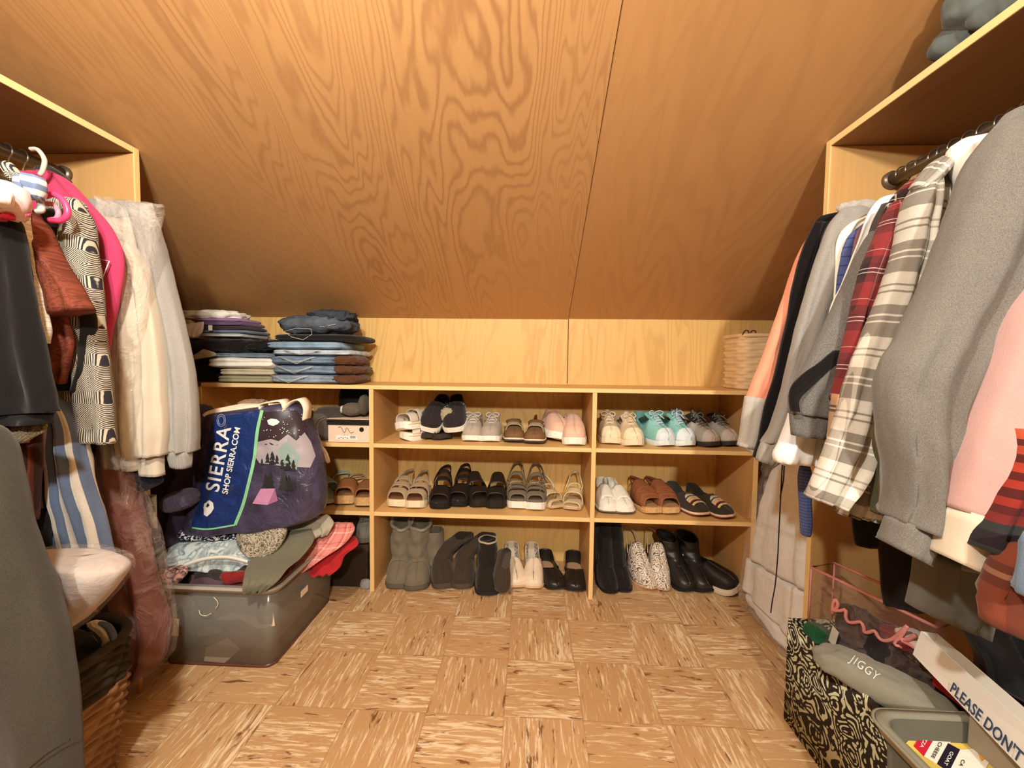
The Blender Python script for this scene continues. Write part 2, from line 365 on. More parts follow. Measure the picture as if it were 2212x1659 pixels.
# ---------------------------------------------------------------- cloth shapes
def loft(name, rows, Y, mat, parent=None, th=.02, fold=.006, nf=3, seed=0, ncol=46, step=.011, tp=(.35, 1.0), sq=.75,
         wav=.003, lean=0.0, ret=False, bulge=None, hollow=False, uvs=1.0, crump=0.0, cfreq=14, fan=0):
    """hanging or lying cloth body between a left and a right outline (photo pixels at depth Y), with real thickness and folds"""
    rows = [tuple(r) for r in rows]
    L = []; Rr = []; E = []
    for r in rows:
        d_ = r[4] if len(r) > 4 else 0.0
        dl, dr0 = d_ if isinstance(d_, tuple) else (d_, d_)
        L.append(PY(r[0], r[1], Y+dl)); Rr.append(PY(r[2], r[3], Y+dr0)); E.append(r[5] if len(r) > 5 else 1.0)
    L = np.array(L); Rr = np.array(Rr)
    ln = sum(np.linalg.norm((L[i+1]+Rr[i+1]-L[i]-Rr[i])/2) for i in range(len(L)-1))
    n = max(6, int(ln/step))
    Ls = catmull(L, n); Rs = catmull(Rr, n); Es = np.interp(np.linspace(0, len(E)-1, n), range(len(E)), E)
    rnd = random.Random(seed); ks = [(rnd.uniform(.6, 1.5)*nf, rnd.uniform(0, 6.28), rnd.uniform(-.6, .6), rnd.uniform(.4, 1)) for _ in range(3)]
    V = []; UVs = []; v = 0.0; S = {}
    for i in range(n):
        t = i/(n-1); C = (Ls[i]+Rs[i])/2; D = (Rs[i]-Ls[i])/2; w = np.linalg.norm(D)
        if i: v += np.linalg.norm((Ls[i]+Rs[i])/2-(Ls[i-1]+Rs[i-1])/2)
        e = min(1.0, tp[0]+(1-tp[0])*math.sqrt(min(1, t/.10))) * min(1.0, tp[1]+(1-tp[1])*math.sqrt(min(1, (1-t)/.06)))
        e *= Es[i]
        dr = D/(w+1e-9)
        nrm = np.cross(dr, np.array([0, 0, 1.])); nrm = np.array([nrm[0], nrm[1], 0]); nrm /= (np.linalg.norm(nrm)+1e-9)
        if nrm[1] > 0: nrm = -nrm
        fa = fold*(.35+.65*t)
        for k in range(ncol):
            a = 2*pi*k/ncol
            ca, sa = cos(a), sin(a)
            cx = math.copysign(abs(ca)**sq, ca); sx = math.copysign(abs(sa)**sq, sa)
            u = cx*(fan/2 if fan else w)
            f = sum(am*sin(kk*pi*cx+ph+dr_*t*6) for kk, ph, dr_, am in ks)*fa/1.15 - fa*.9*(1-abs(sin(ks[0][0]*2.2*cx+ks[0][1]+t*2.5+1.5*nz(cx*1.5+seed, t*3, 2.1))))**3
            qn = C+D*cx; f += .006*nz(qn[0]*13+seed, qn[2]*5, seed*1.3)+.0035*nz(qn[0]*30+qn[2]*16, qn[2]*15-qn[0]*9, seed)
            if crump:
                q = C+D*cx; f += crump*(abs(nz(q[0]*cfreq+seed, q[2]*cfreq, seed*1.7))*2-.5)+crump*.5*nz(q[0]*cfreq*2.3, q[2]*cfreq*2.3+seed, 3.3)
            ed = abs(sa)**.5
            p = C + D*cx*(1+wav/(w+.02)*nz(ca*2+seed, v*9, seed)) + nrm*(sx*th*e + f*ed) + nrm*lean*(t-.5)
            if bulge: p = p + nrm*bulge*(1-cx*cx)*sin(pi*t)*(1 if sa > 0 else .3)
            V.append(p); UVs.append((u*uvs, -v*uvs))
    F = []
    for i in range(n-1):
        for k in range(ncol):
            a0 = i*ncol+k; a1 = i*ncol+(k+1) % ncol
            F.append((a0, a0+ncol, a1+ncol, a1))
    c0 = len(V); V.append(sum(V[:ncol])/ncol); UVs.append((0, 0))
    F += [(c0, k, (k+1) % ncol) for k in range(ncol)]
    # bottom: turned-in hem
    base = (n-1)*ncol; cen = sum(V[base:base+ncol])/ncol
    if hollow:
        b2 = len(V)
        for k in range(ncol):
            p = V[base+k]; q = p+(cen-p)*.12+np.array([0, 0, .004]); V.append(q); UVs.append(UVs[base+k])
        b3 = len(V)
        for k in range(ncol):
            p = V[base+k]; q = p+(cen-p)*.18+np.array([0, 0, .03]); V.append(q); UVs.append(UVs[base+k])
        for k in range(ncol):
            k2 = (k+1) % ncol
            F.append((base+k, b2+k, b2+k2, base+k2)); F.append((b2+k, b3+k, b3+k2, b2+k2))
        c1 = len(V); V.append(cen+np.array([0, 0, .03])); UVs.append((0, 0)); F += [(c1, b3+(k+1) % ncol, b3+k) for k in range(ncol)]
    else:
        c1 = len(V); V.append(cen); UVs.append((0, 0)); F += [(c1, base+(k+1) % ncol, base+k) for k in range(ncol)]
    o = mesh_obj(name, V, F, mat, parent, UVs, True, True)
    if ret: return o, np.array(V[:n*ncol]).reshape(n, ncol, 3)
    return o
def surf(Vg, u, v):
    """point on the camera-side face of a loft: u 0..1 left to right, v 0..1 top to bottom"""
    n, m, _ = Vg.shape; i = v*(n-1); i0 = min(int(i), n-2); fi = i-i0
    half = Vg[:, :m//2+1][:, ::-1]
    # columns 0..m/2 run right->left on the front side
    xs = np.linspace(0, 1, half.shape[1])
    row = half[i0]*(1-fi)+half[i0+1]*fi
    d = np.concatenate([[0], np.cumsum(np.linalg.norm(np.diff(row, axis=0), axis=1))]); d /= d[-1]
    return np.array([np.interp(u, d, row[:, k]) for k in range(3)])
def surfn(Vg, u, v):
    e = .01; a = surf(Vg, min(u+e, 1), v)-surf(Vg, max(u-e, 0), v); b = surf(Vg, u, min(v+e, 1))-surf(Vg, u, max(v-e, 0))
    n = np.cross(a, b); n /= np.linalg.norm(n)
    if n@(CAM-surf(Vg, u, v)) < 0: n = -n
    return n
def garment(name, label, cat, Y, rows, mat, th=.02, fold=.008, nf=3, seed=0, group=None, sleeves=(), **kw):
    c = (PY(rows[0][0], rows[0][1], Y)+PY(rows[0][2], rows[0][3], Y))/2
    e = empty(name, label, cat, tuple(c), 0, group)
    loft('body', rows, Y, mat, e, th, fold, nf, seed, **kw)
    for s in sleeves:
        s = dict(s); nm = s.pop('name', 'sleeve'); r = s.pop('rows'); dy = s.pop('dy', -.03); m = s.pop('mat', mat); cf = s.pop('cuff', None)
        lab = s.pop('label', None)
        o = loft(nm, r, Y+dy, m, e, **{**dict(th=.018, fold=.006, nf=2, seed=seed+3), **s})
        if lab: o['label'] = lab
        if cf:
            cr, cm = cf; loft('cuff', cr, Y+dy, cm, e, th=.017, fold=.002, nf=2, seed=seed+5)
    return e
def blob(name, c, size, mat, parent=None, seed=0, amp=.15, freq=3.0, pw=.8, res=28, rot=None, ridge=.5, world=True, flat=None):
    """superellipsoid body with crumpled surface; c centre, size half extents"""
    V = []; F = []; nu, nv = res*2, res; UVs = []
    M = rot or Matrix.Identity(3)
    for j in range(nv+1):
        b = -pi/2+pi*j/nv
        for i in range(nu):
            a = 2*pi*i/nu
            def p_(x, k): return math.copysign(abs(x)**k, x)
            x = p_(cos(b), pw)*p_(cos(a), pw); y = p_(cos(b), pw)*p_(sin(a), pw); z = p_(sin(b), pw)
            q = Vector((x*freq*size[0]/max(size), y*freq*size[1]/max(size), z*freq*size[2]/max(size)))
            d = noise.noise(q+Vector((seed*7.1, seed*3.3, 0)))*(1-ridge) + ridge*(.5-2*abs(noise.noise(q*1.35+Vector((seed*2.7, 5, seed)))))
            d += .35*(noise.noise(q*3.1+Vector((seed, 1, 2))))
            s = 1+amp*d
            v = M @ Vector((x*size[0]*s, y*size[1]*s, z*size[2]*s))
            if flat is not None and v.z < flat: v.z = flat
            V.append((c[0]+v.x, c[1]+v.y, c[2]+v.z)); UVs.append((x*size[0], (y+z)*size[1]))
    for j in range(nv):
        for i in range(nu):
            a0 = j*nu+i; a1 = j*nu+(i+1) % nu; F.append((a0, a1, a1+nu, a0+nu))
    return mesh_obj(name, V, F, mat, parent, UVs, True, world)
def folded(name, label, cat, x0, x1, z0, z1, y0, y1, mat, seed=0, layers=2, group=None, sag=.0, parent=None, skew=0, ends=.5, bump=.05, top=0.0):
    """a folded garment: soft slab with rounded fold edges and visible layer lines"""
    V = []; F = []; UVs = []
    nx, ns = 34, 40
    cx, cz, cyy = (x0+x1)/2, (z0+z1)/2, (y0+y1)/2
    hx, hz, hy = (x1-x0)/2, (z1-z0)/2, (y1-y0)/2
    for i in range(nx+1):
        s = -1+2*i/nx; endf = (1-abs(s)**(9))**.5 if abs(s) < 1 else 0
        for k in range(ns):
            a = 2*pi*k/ns; ca, sa = cos(a), sin(a)
            yy = math.copysign(abs(ca)**.42, ca); zz = math.copysign(abs(sa)**.72, sa)
            lay = 1-.10*abs(cos(zz*pi*layers/2))**8 if abs(ca) > .35 else 1
            q = Vector((s*hx*9+seed*3, yy*2, zz*2+seed))
            d = noise.noise(q)*bump; d2 = noise.noise(q*2.3)*bump*.6
            px = cx+s*hx+hz*.25*noise.noise(Vector((zz*2.5, yy, seed+s)))*abs(s)**4
            py = cyy+yy*hy*lay*(.9+.1*endf)*(1+d)
            pz = cz+zz*hz*1.10*(.62+.38*endf)*(1+d*2.0+d2)+sag*(s*s)*-.3+(hz*top*max(0, zz)*noise.noise(Vector((s*2.2+seed, yy, 0))))
            pz = max(pz, z0)
            V.append((px+skew*(pz-z0), py, pz)); UVs.append((s*hx, yy*hy+zz*hz))
    for i in range(nx):
        for k in range(ns):
            a0 = i*ns+k; a1 = i*ns+(k+1) % ns; F.append((a0, a1, a1+ns, a0+ns))
    F.append(tuple(range(ns))[::-1]); F.append(tuple(nx*ns+k for k in range(ns)))
    o = mesh_obj(name, V, F, mat, parent, UVs, True, parent is not None)
    if parent is None: tag(o, label, cat, group)
    return o
def text_geo(body, size=1.0, bold=0.0, spacing=1.0, shear=0.0):
    cu = bpy.data.curves.new('lettering', 'FONT'); cu.body = body; cu.size = size; cu.offset = bold; cu.align_x = 'CENTER'; cu.align_y = 'CENTER'
    cu.space_character = spacing; cu.shear = shear; cu.resolution_u = 4
    ob = bpy.data.objects.new('lettering', cu); COL.objects.link(ob)
    dg = bpy.context.evaluated_depsgraph_get(); me = bpy.data.meshes.new_from_object(ob.evaluated_get(dg))
    bm = bmesh.new(); bm.from_mesh(me); bmesh.ops.triangulate(bm, faces=bm.faces[:])
    bmesh.ops.subdivide_edges(bm, edges=[e for e in bm.edges if e.calc_length() > size*.16], cuts=2, use_grid_fill=True); bmesh.ops.triangulate(bm, faces=bm.faces[:])
    bm.verts.index_update(); V = [tuple(v.co) for v in bm.verts]; F = [tuple(v.index for v in f.verts) for f in bm.faces]; bm.free()
    bpy.data.objects.remove(ob); bpy.data.curves.remove(cu); bpy.data.meshes.remove(me)
    return V, F
def lettering(name, body, size, fn, mat, parent, bold=0.0, spacing=1.0, shear=0.0, world=True):
    V, F = text_geo(body, size, bold, spacing, shear)
    return mesh_obj(name, [fn(v[0], v[1]) for v in V], F, mat, parent, None, False, world)

# ---------------------------------------------------------------- garments on the right rail
C_ = cloth
coral = C_((246, 158, 128), wr=.4); lgray = C_((172, 169, 162), .12, wr=.5, hex2=(196, 192, 185)); mgray = C_((140, 137, 131), .16, wr=.5, hex2=(162, 158, 151))
black = C_((17, 14, 15), wr=.5); navy = C_((30, 34, 52), wr=.5); charc = C_((92, 90, 88), .38, wr=.5, hex2=(128, 126, 122)); dgray = C_((74, 72, 70), wr=.5)
cream = C_((240, 234, 214), wr=.5); white = C_((238, 236, 232), wr=.6); blue = C_((70, 84, 138), wr=.7); mauve = C_((128, 92, 98), wr=.5)
biggray = C_((104, 102, 96), .20, wr=.8, hex2=(124, 122, 116)); pinkk = C_((184, 148, 142), .06, wr=.4, fine=500); ivory = C_((204, 192, 172), wr=.6)
dkgreen = C_((40, 46, 32), wr=.7); olive = C_((72, 70, 46), .4, wr=.9)
redplaid = stripes_mat('red_flannel_plaid', .085, [(0, (122, 44, 46)), (.22, (50, 30, 36)), (.38, (24, 24, 36)), (.44, (220, 210, 200)), (.46, (24, 24, 36)), (.52, (220, 210, 200)), (.54, (50, 30, 36)), (.68, (126, 44, 46)), (.84, (200, 150, 136)), (.86, (122, 44, 46))],
    .10, [(0, (136, 42, 46)), (.25, (66, 34, 38)), (.38, (24, 24, 36)), (.44, (230, 220, 210)), (.46, (24, 24, 36)), (.52, (230, 220, 210)), (.54, (24, 24, 36)), (.64, (66, 34, 38)), (.78, (140, 42, 46)), (.90, (214, 172, 156)), (.915, (136, 42, 46))], .5)
tanplaid = stripes_mat('tan_flannel_plaid', .07, [(0, (224, 176, 126)), (.5, (196, 140, 100)), (.7, (120, 84, 66)), (.76, (224, 176, 126))], .08, [(0, (232, 188, 140)), (.55, (90, 66, 56)), (.62, (232, 220, 200)), (.66, (90, 66, 56)), (.72, (232, 188, 140))], .5)
grayplaid = stripes_mat('grey_white_flannel_plaid', .066, [(0, (226, 222, 208)), (.40, (222, 218, 206)), (.43, (150, 144, 132)), (.45, (222, 218, 206)), (.50, (136, 130, 120)), (.90, (136, 130, 120)), (.93, (226, 222, 208))],
    .125, [(0, (236, 232, 218)), (.16, (128, 122, 112)), (.19, (236, 232, 218)), (.26, (128, 122, 112)), (.29, (236, 232, 218)), (.48, (126, 120, 110)), (.70, (240, 236, 224)), (.73, (126, 120, 110)), (.80, (240, 236, 224)), (.83, (126, 120, 110)), (.97, (236, 232, 218))], .52)
rrows = lambda L, xr: [(a, b, xr, b) for a, b in L]

g = garment('baseball_shirt', 'coral sweatshirt with a grey lower sleeve, farthest garment on the right rail', 'sweatshirt', -.375,
    [(1772, 478, 1860, 470), (1755, 500, 1880, 500), (1735, 560, 1890, 560), (1712, 680, 1890, 680), (1690, 800, 1880, 800), (1672, 900, 1850, 900)], coral, th=.012, seed=1,
    sleeves=[dict(rows=[(1752, 500, 1775, 505), (1722, 560, 1760, 570), (1690, 650, 1742, 655), (1655, 750, 1716, 765), (1628, 815, 1700, 830), (1612, 858, 1684, 868)], th=.022, dy=-.012, fold=.004)])
o = loft('lower_sleeve', [(1611, 855, 1685, 866), (1604, 900, 1676, 910), (1598, 940, 1670, 948), (1593, 962, 1662, 975)], -.387, lgray, g, th=.023, fold=.004, tp=(1, 1)); o['label'] = 'grey lower sleeve'
loft('cuff', [(1594, 960, 1661, 973), (1604, 968, 1656, 982), (1612, 974, 1650, 986)], -.387, lgray, g, th=.02, fold=.002, tp=(1, 1))
garment('sweatshirt', 'black sweatshirt between the coral sleeve and the light grey sleeve', 'sweatshirt', -.425,
    [(1815, 458, 1900, 455), (1772, 468, 1910, 470), (1750, 500, 1910, 500), (1735, 560, 1910, 560), (1715, 640, 1900, 640), (1700, 740, 1900, 740), (1690, 820, 1890, 820), (1680, 900, 1880, 900)], black, th=.010, seed=2,
    sleeves=[dict(rows=[(1762, 478, 1800, 480), (1738, 530, 1790, 540), (1714, 610, 1772, 620), (1698, 700, 1745, 720), (1675, 800, 1715, 820), (1652, 880, 1690, 900), (1638, 950, 1670, 965), (1629, 988, 1655, 992)], th=.014, dy=-.014)])
garment('flannel_shirt', 'dark navy shirt peeking out behind the light grey sleeve', 'shirt', -.455,
    [(1825, 462, 1900, 455), (1792, 478, 1905, 480), (1772, 520, 1905, 520), (1765, 600, 1900, 600), (1770, 700, 1900, 700), (1775, 800, 1900, 800)], stripes_mat('navy_plaid', .03, [(0, (30, 34, 52)), (.6, (56, 62, 84)), (.7, (30, 34, 52))], .03, [(0, (28, 30, 46)), (.6, (60, 64, 86)), (.7, (28, 30, 46))]), th=.008, seed=3)
g = garment('sweatshirt', 'light grey heather sweatshirt with long sleeve hanging straight down', 'sweatshirt', -.490,
    [(1850, 452, 1925, 440), (1808, 470, 1930, 470), (1795, 520, 1930, 520), (1790, 640, 1930, 640), (1782, 760, 1920, 760), (1776, 850, 1910, 850)], dgray, th=.010, seed=4,
    sleeves=[dict(mat=mgray, rows=[(1825, 446, 1890, 448), (1796, 478, 1872, 500), (1775, 530, 1838, 560), (1752, 600, 1812, 620), (1728, 680, 1788, 700), (1704, 780, 1756, 790), (1688, 850, 1736, 860), (1668, 920, 1716, 930), (1645, 955, 1700, 958)], th=.022, dy=-.018, fold=.004, label='light grey heather sleeve')])
loft('cuff', [(1646, 953, 1700, 956), (1638, 975, 1690, 985), (1634, 994, 1672, 1006)], -.508, mgray, g, th=.018, fold=.002, tp=(1, 1))
blob('hood', tuple(PY(1862, 450, -.50)), (.055, .02, .018), C_((176, 170, 160), .2), g, 4, .25, 4)
garment('top', 'cream top next to the light grey sweatshirt', 'top', -.535,
    [(1870, 466, 1945, 455), (1832, 486, 1945, 480), (1810, 520, 1945, 520), (1804, 580, 1945, 580), (1800, 660, 1940, 660), (1800, 760, 1930, 760)], cream, th=.008, seed=5)
g = garment('puffer_vest', 'blue quilted vest seen between cream and white sleeves', 'vest', -.558,
    [(1868, 480, 1950, 475), (1832, 512, 1950, 510), (1815, 560, 1950, 560), (1806, 640, 1945, 640), (1802, 740, 1940, 740), (1800, 800, 1930, 800)], stripes_mat('quilted_blue', None, None, .022, [(0, (74, 88, 140)), (.86, (48, 58, 104))]), th=.010, seed=6)
loft('hanging_strap', [(1728, 1006, 1750, 1008), (1725, 1040, 1752, 1042), (1727, 1090, 1752, 1092), (1730, 1140, 1752, 1142), (1734, 1156, 1748, 1158)], -.53, stripes_mat('quilted_blue_strap', None, None, .008, [(0, (84, 98, 152)), (.8, (52, 62, 110))]), g, th=.012, fold=.001)
garment('top', 'mauve top in a thin strip beside the blue vest', 'top', -.578,
    [(1880, 476, 1955, 470), (1852, 500, 1955, 500), (1838, 560, 1955, 560), (1830, 640, 1950, 640), (1826, 740, 1940, 740)], mauve, th=.007, seed=7)
gwhite = g = garment('sweatshirt', 'white sweatshirt with crumpled cuffs under the charcoal sleeve', 'sweatshirt', -.600,
    [(1935, 418, 1990, 410), (1900, 430, 1995, 430), (1872, 470, 1995, 480), (1850, 540, 1990, 560), (1822, 610, 1985, 640), (1795, 660, 1980, 720), (1784, 720, 1970, 800)], white, th=.010, seed=8)
o = loft('sleeve', [(1738, 860, 1800, 870), (1712, 880, 1790, 895), (1698, 920, 1782, 930), (1684, 955, 1775, 960), (1672, 980, 1768, 985), (1676, 998, 1764, 1004)], -.595, white, g, th=.025, fold=.006, crump=.008)
g = garment('hoodie', 'charcoal heather hoodie with a dark shaded crease down its sleeve', 'hoodie', -.640,
    [(1905, 440, 1990, 430), (1880, 500, 2010, 500), (1862, 580, 2010, 600), (1850, 680, 2000, 700), (1832, 780, 1990, 800), (1822, 900, 1980, 900), (1810, 960, 1970, 960)], dgray, th=.010, seed=9,
    sleeves=[dict(mat=charc, rows=[(1880, 500, 1915, 505), (1846, 575, 1890, 580), (1812, 650, 1870, 660), (1775, 725, 1850, 740), (1742, 790, 1836, 800), (1716, 830, 1826, 845), (1706, 856, 1818, 880), (1706, 892, 1806, 905)], th=.028, dy=-.012, fold=.004, label='charcoal sleeve')])
loft('cuff', [(1707, 890, 1804, 903), (1709, 915, 1798, 925), (1712, 940, 1792, 950)], -.652, charc, g, th=.02, fold=.002, tp=(1, 1))
loft('sleeve_crease', [(1800, 757, 1825, 758), (1770, 783, 1800, 790), (1738, 805, 1768, 822), (1713, 828, 1738, 850), (1705, 848, 1728, 862), (1704, 870, 1725, 874), (1707, 888, 1727, 890)], -.678, black, g, th=.006, fold=.001, tp=(1, 1))  # thin black strip put in for the shade of the sleeve crease
g = garment('flannel_shirt', 'red and navy plaid flannel shirt, open cuff hanging low', 'shirt', -.695,
    [(1968, 388, 2010, 380), (1945, 408, 2020, 400), (1915, 448, 2020, 450), (1892, 510, 2020, 520), (1872, 580, 2010, 600), (1850, 660, 2010, 680), (1830, 740, 2000, 760), (1815, 820, 1990, 830)], redplaid, th=.012, seed=10, fold=.005,
    sleeves=[dict(rows=[(1925, 438, 1965, 430), (1895, 500, 1948, 510), (1868, 570, 1930, 580), (1846, 650, 1905, 660), (1826, 730, 1878, 740), (1810, 800, 1858, 810), (1798, 860, 1845, 870)], th=.022, dy=-.016, fold=.005)])
o = loft('lining', [(1800, 850, 1840, 860), (1794, 910, 1832, 915), (1788, 960, 1822, 965), (1782, 1010, 1812, 1015)], -.715, tanplaid, g, th=.014, fold=.003, tp=(1, 1)); o['label'] = 'tan plaid lower sleeve'
g = garment('flannel_shirt', 'large grey and white plaid flannel shirt with wide sleeves', 'shirt', -.745,
    [(2035, 345, 2068, 345), (2005, 358, 2080, 372), (1985, 390, 2085, 440), (1966, 470, 2080, 520), (1950, 560, 2040, 600), (1935, 660, 2010, 700), (1925, 780, 1960, 800), (1900, 900, 1935, 900), (1860, 1000, 1925, 1000), (1815, 1098, 1912, 1110), (1808, 1108, 1898, 1126)], grayplaid, th=.016, seed=11, fold=.009, nf=4,
    sleeves=[dict(rows=[(1990, 385, 2025, 380), (1962, 440, 2010, 450), (1944, 530, 1995, 540), (1914, 620, 1975, 640), (1876, 715, 1950, 730), (1846, 790, 1925, 810), (1822, 870, 1905, 890), (1800, 940, 1890, 960), (1772, 1010, 1865, 1040), (1747, 1074, 1818, 1096)], th=.03, dy=-.02, fold=.009, nf=3)])
loft('collar', [(2034, 338, 2060, 350), (2010, 352, 2045, 372), (1985, 380, 2018, 400), (1972, 402, 1996, 412)], -.775, grayplaid, g, th=.012, fold=.003)
garment('fleece_top', 'fluffy white fleece top with its shoulder against the rail', 'fleece', -.785,
    [(2080, 300, 2132, 296), (2058, 320, 2160, 320), (2062, 360, 2160, 360), (2078, 400, 2160, 400), (2092, 420, 2150, 430)], C_((240, 236, 226), .05, wr=.9), th=.03, seed=12, fold=.006)
g = garment('blouse', 'dark green blouse in the shade behind the big grey sweatshirt', 'blouse', -.785,
    [(2092, 410, 2180, 405), (2068, 470, 2180, 470), (2042, 540, 2180, 540), (2006, 620, 2180, 620), (1968, 700, 2150, 700), (1938, 760, 2150, 760), (1930, 900, 2150, 900), (1920, 1000, 2150, 1000), (1905, 1090, 2150, 1090)], dkgreen, th=.012, seed=13, fold=.01)
loft('fringe', [(1890, 930, 1925, 930), (1888, 1000, 1922, 1000), (1890, 1060, 1925, 1060), (1892, 1110, 1915, 1108)], -.80, olive, g, th=.014, fold=.006, nf=5)
g = garment('sweatshirt', 'large mid grey sweatshirt with a folded sleeve, biggest garment on the right rail', 'sweatshirt', -.875,
    [(2230, 225, 2420, 230), (2190, 236, 2420, 240), (2165, 258, 2420, 260), (2140, 310, 2420, 320), (2120, 400, 2420, 420), (2100, 520, 2420, 540), (2085, 680, 2420, 680), (2070, 820, 2420, 820), (2060, 960, 2420, 960), (2055, 1080, 2420, 1080), (2050, 1180, 2400, 1180), (2040, 1225, 2400, 1230)], biggray, th=.022, seed=14, fold=.012, nf=4,
    sleeves=[dict(rows=[(2165, 262, 2260, 262), (2118, 345, 2250, 360), (2080, 450, 2240, 470), (2042, 552, 2225, 580), (2000, 650, 2195, 680), (1960, 730, 2160, 760), (1924, 785, 2125, 850), (1911, 850, 2102, 920), (1918, 940, 2085, 980), (1932, 1020, 2070, 1050), (1936, 1080, 2060, 1120), (1930, 1120, 2050, 1165)], th=.05, dy=-.02, fold=.022, nf=2.2, crump=.006, cfreq=6)])
loft('cuff', [(1931, 1116, 2012, 1150), (1922, 1150, 2000, 1182), (1914, 1172, 1985, 1210)], -.895, biggray, g, th=.035, fold=.003, tp=(1, 1))
loft('hem', [(1985, 1180, 2150, 1240), (1978, 1230, 2148, 1275), (1970, 1270, 2140, 1330), (1962, 1305, 2128, 1375)], -.86, C_((100, 98, 90), .1, wr=.4), g, th=.025, fold=.004, tp=(1, 1))
g = garment('sweater', 'pink fuzzy sweater with deep cream cuffs', 'sweater', -.93,
    [(2240, 560, 2420, 560), (2215, 640, 2420, 640), (2185, 720, 2420, 720), (2160, 820, 2420, 820), (2150, 960, 2400, 960), (2140, 1100, 2400, 1100), (2130, 1200, 2380, 1200)], pinkk, th=.02, seed=15, fold=.01,
    sleeves=[dict(rows=[(2222, 620, 2330, 620), (2182, 690, 2330, 700), (2150, 780, 2300, 800), (2118, 870, 2260, 900), (2085, 960, 2220, 990), (2064, 1040, 2200, 1070), (2052, 1095, 2180, 1130)], th=.045, dy=-.02, fold=.006)])
o = loft('cuff', [(2055, 1092, 2178, 1128), (2048, 1140, 2165, 1175), (2038, 1180, 2150, 1215), (2033, 1198, 2130, 1242)], -.95, ivory, g, th=.04, fold=.003, tp=(1, 1)); o['label'] = 'cream cuff'
stp = stripes_mat('red_striped_knit', None, None, .24, [(0, (28, 22, 32)), (.18, (44, 52, 48)), (.26, (30, 24, 34)), (.36, (40, 44, 44)), (.42, (110, 34, 32)), (.48, (80, 24, 24)), (.53, (140, 40, 34)), (.58, (78, 22, 22)), (.64, (150, 46, 34)), (.69, (82, 24, 22)), (.74, (164, 56, 38)), (.80, (84, 28, 24)), (.85, (168, 66, 42)), (.90, (84, 30, 26)), (.94, (176, 76, 48))])
garment('sweater', 'red to black striped knit sleeve at the right edge of the rail', 'sweater', -.985,
    [(2190, 925, 2330, 925), (2178, 985, 2320, 990), (2155, 1050, 2290, 1060), (2132, 1110, 2260, 1120), (2112, 1150, 2230, 1160), (2104, 1180, 2200, 1195)], stp, th=.028, seed=16, fold=.006)
rbp = stripes_mat('red_brown_plaid', .09, [(0, (118, 58, 40)), (.4, (76, 40, 32)), (.6, (150, 104, 80)), (.7, (118, 58, 40))], .10, [(0, (126, 60, 40)), (.35, (66, 32, 26)), (.5, (170, 130, 104)), (.58, (66, 32, 26)), (.7, (130, 62, 42))])
g = garment('flannel_shirt', 'rust brown plaid shirt under clear plastic at the right edge', 'shirt', -1.02,
    [(2205, 1175, 2400, 1175), (2178, 1200, 2400, 1200), (2160, 1240, 2380, 1240), (2148, 1300, 2350, 1310), (2146, 1355, 2340, 1392)], rbp, th=.03, seed=17, fold=.012)
g = garment('denim_shirt', 'faded blue denim hem hanging at the right edge of the photo', 'denim', -1.055, [(2214, 1150, 2400, 1150), (2208, 1200, 2400, 1200), (2196, 1266, 2390, 1290), (2198, 1282, 2390, 1310)], C_((104, 124, 146), .2), th=.02, seed=18)
# long dark clothes hanging lower behind
garment('trousers', 'black trousers hanging low behind the plaid shirt', 'trousers', -.60,
    [(1850, 1080, 2050, 1080), (1842, 1120, 2050, 1120), (1846, 1160, 2040, 1160), (1850, 1178, 2035, 1185)], black, th=.02, seed=21)
garment('coat', 'black coat hanging to the floor below the big grey sweatshirt', 'coat', -.80,
    [(2000, 1150, 2350, 1150), (2040, 1250, 2350, 1250), (2080, 1350, 2400, 1350), (2120, 1420, 2400, 1450), (2140, 1480, 2400, 1560)], C_((20, 18, 20), wr=.6), th=.03, seed=22, fold=.02)

# ---------------------------------------------------------------- garments on the left rail
graycoat = C_((58, 55, 48), .12, wr=1.0, hex2=(70, 66, 58))
def jacquard():
    s = NT('black_cream_jacquard'); q = s.xyz(s.uv()); n0 = s.noise(s.uv(), 120, 2); n1 = s.math('MULTIPLY', s.math('SUBTRACT', n0, .5), .06)
    def tri(c, p): return s.math('ABSOLUTE', s.math('SUBTRACT', s.math('FRACT', s.math('DIVIDE', c, p)), .5))
    d = s.math('ADD', s.math('ADD', tri(q[0], .052), tri(q[1], .062)), n1)
    f1 = s.math('SINE', s.math('MULTIPLY', d, 84.)); f2 = s.math('SINE', s.math('ADD', s.math('MULTIPLY', q[0], 1600.), s.math('MULTIPLY', n1, 22.)))
    row = s.math('GREATER_THAN', s.math('FRACT', s.math('DIVIDE', q[1], .093)), .68)
    g = s.math('ADD', s.math('MULTIPLY', f1, s.math('SUBTRACT', 1.0, row)), s.math('MULTIPLY', f2, row))
    f = s.ramp(s.math('ADD', s.math('MULTIPLY', g, .5), .5), [(.38, 0.), (.58, 1.)])
    return s.fin(s.mix(f, srgb((52, 50, 56)), srgb((196, 186, 164))), .95, s.bump(f, .3, .001), .1)
tribal = jacquard()
rust = contour_mat('rust_brocade', (92, 44, 30), (124, 60, 42), 60, 16, True, .5, 1.4, soft=.3)
magenta = C_((190, 62, 98), wr=.5, sheen=.1)
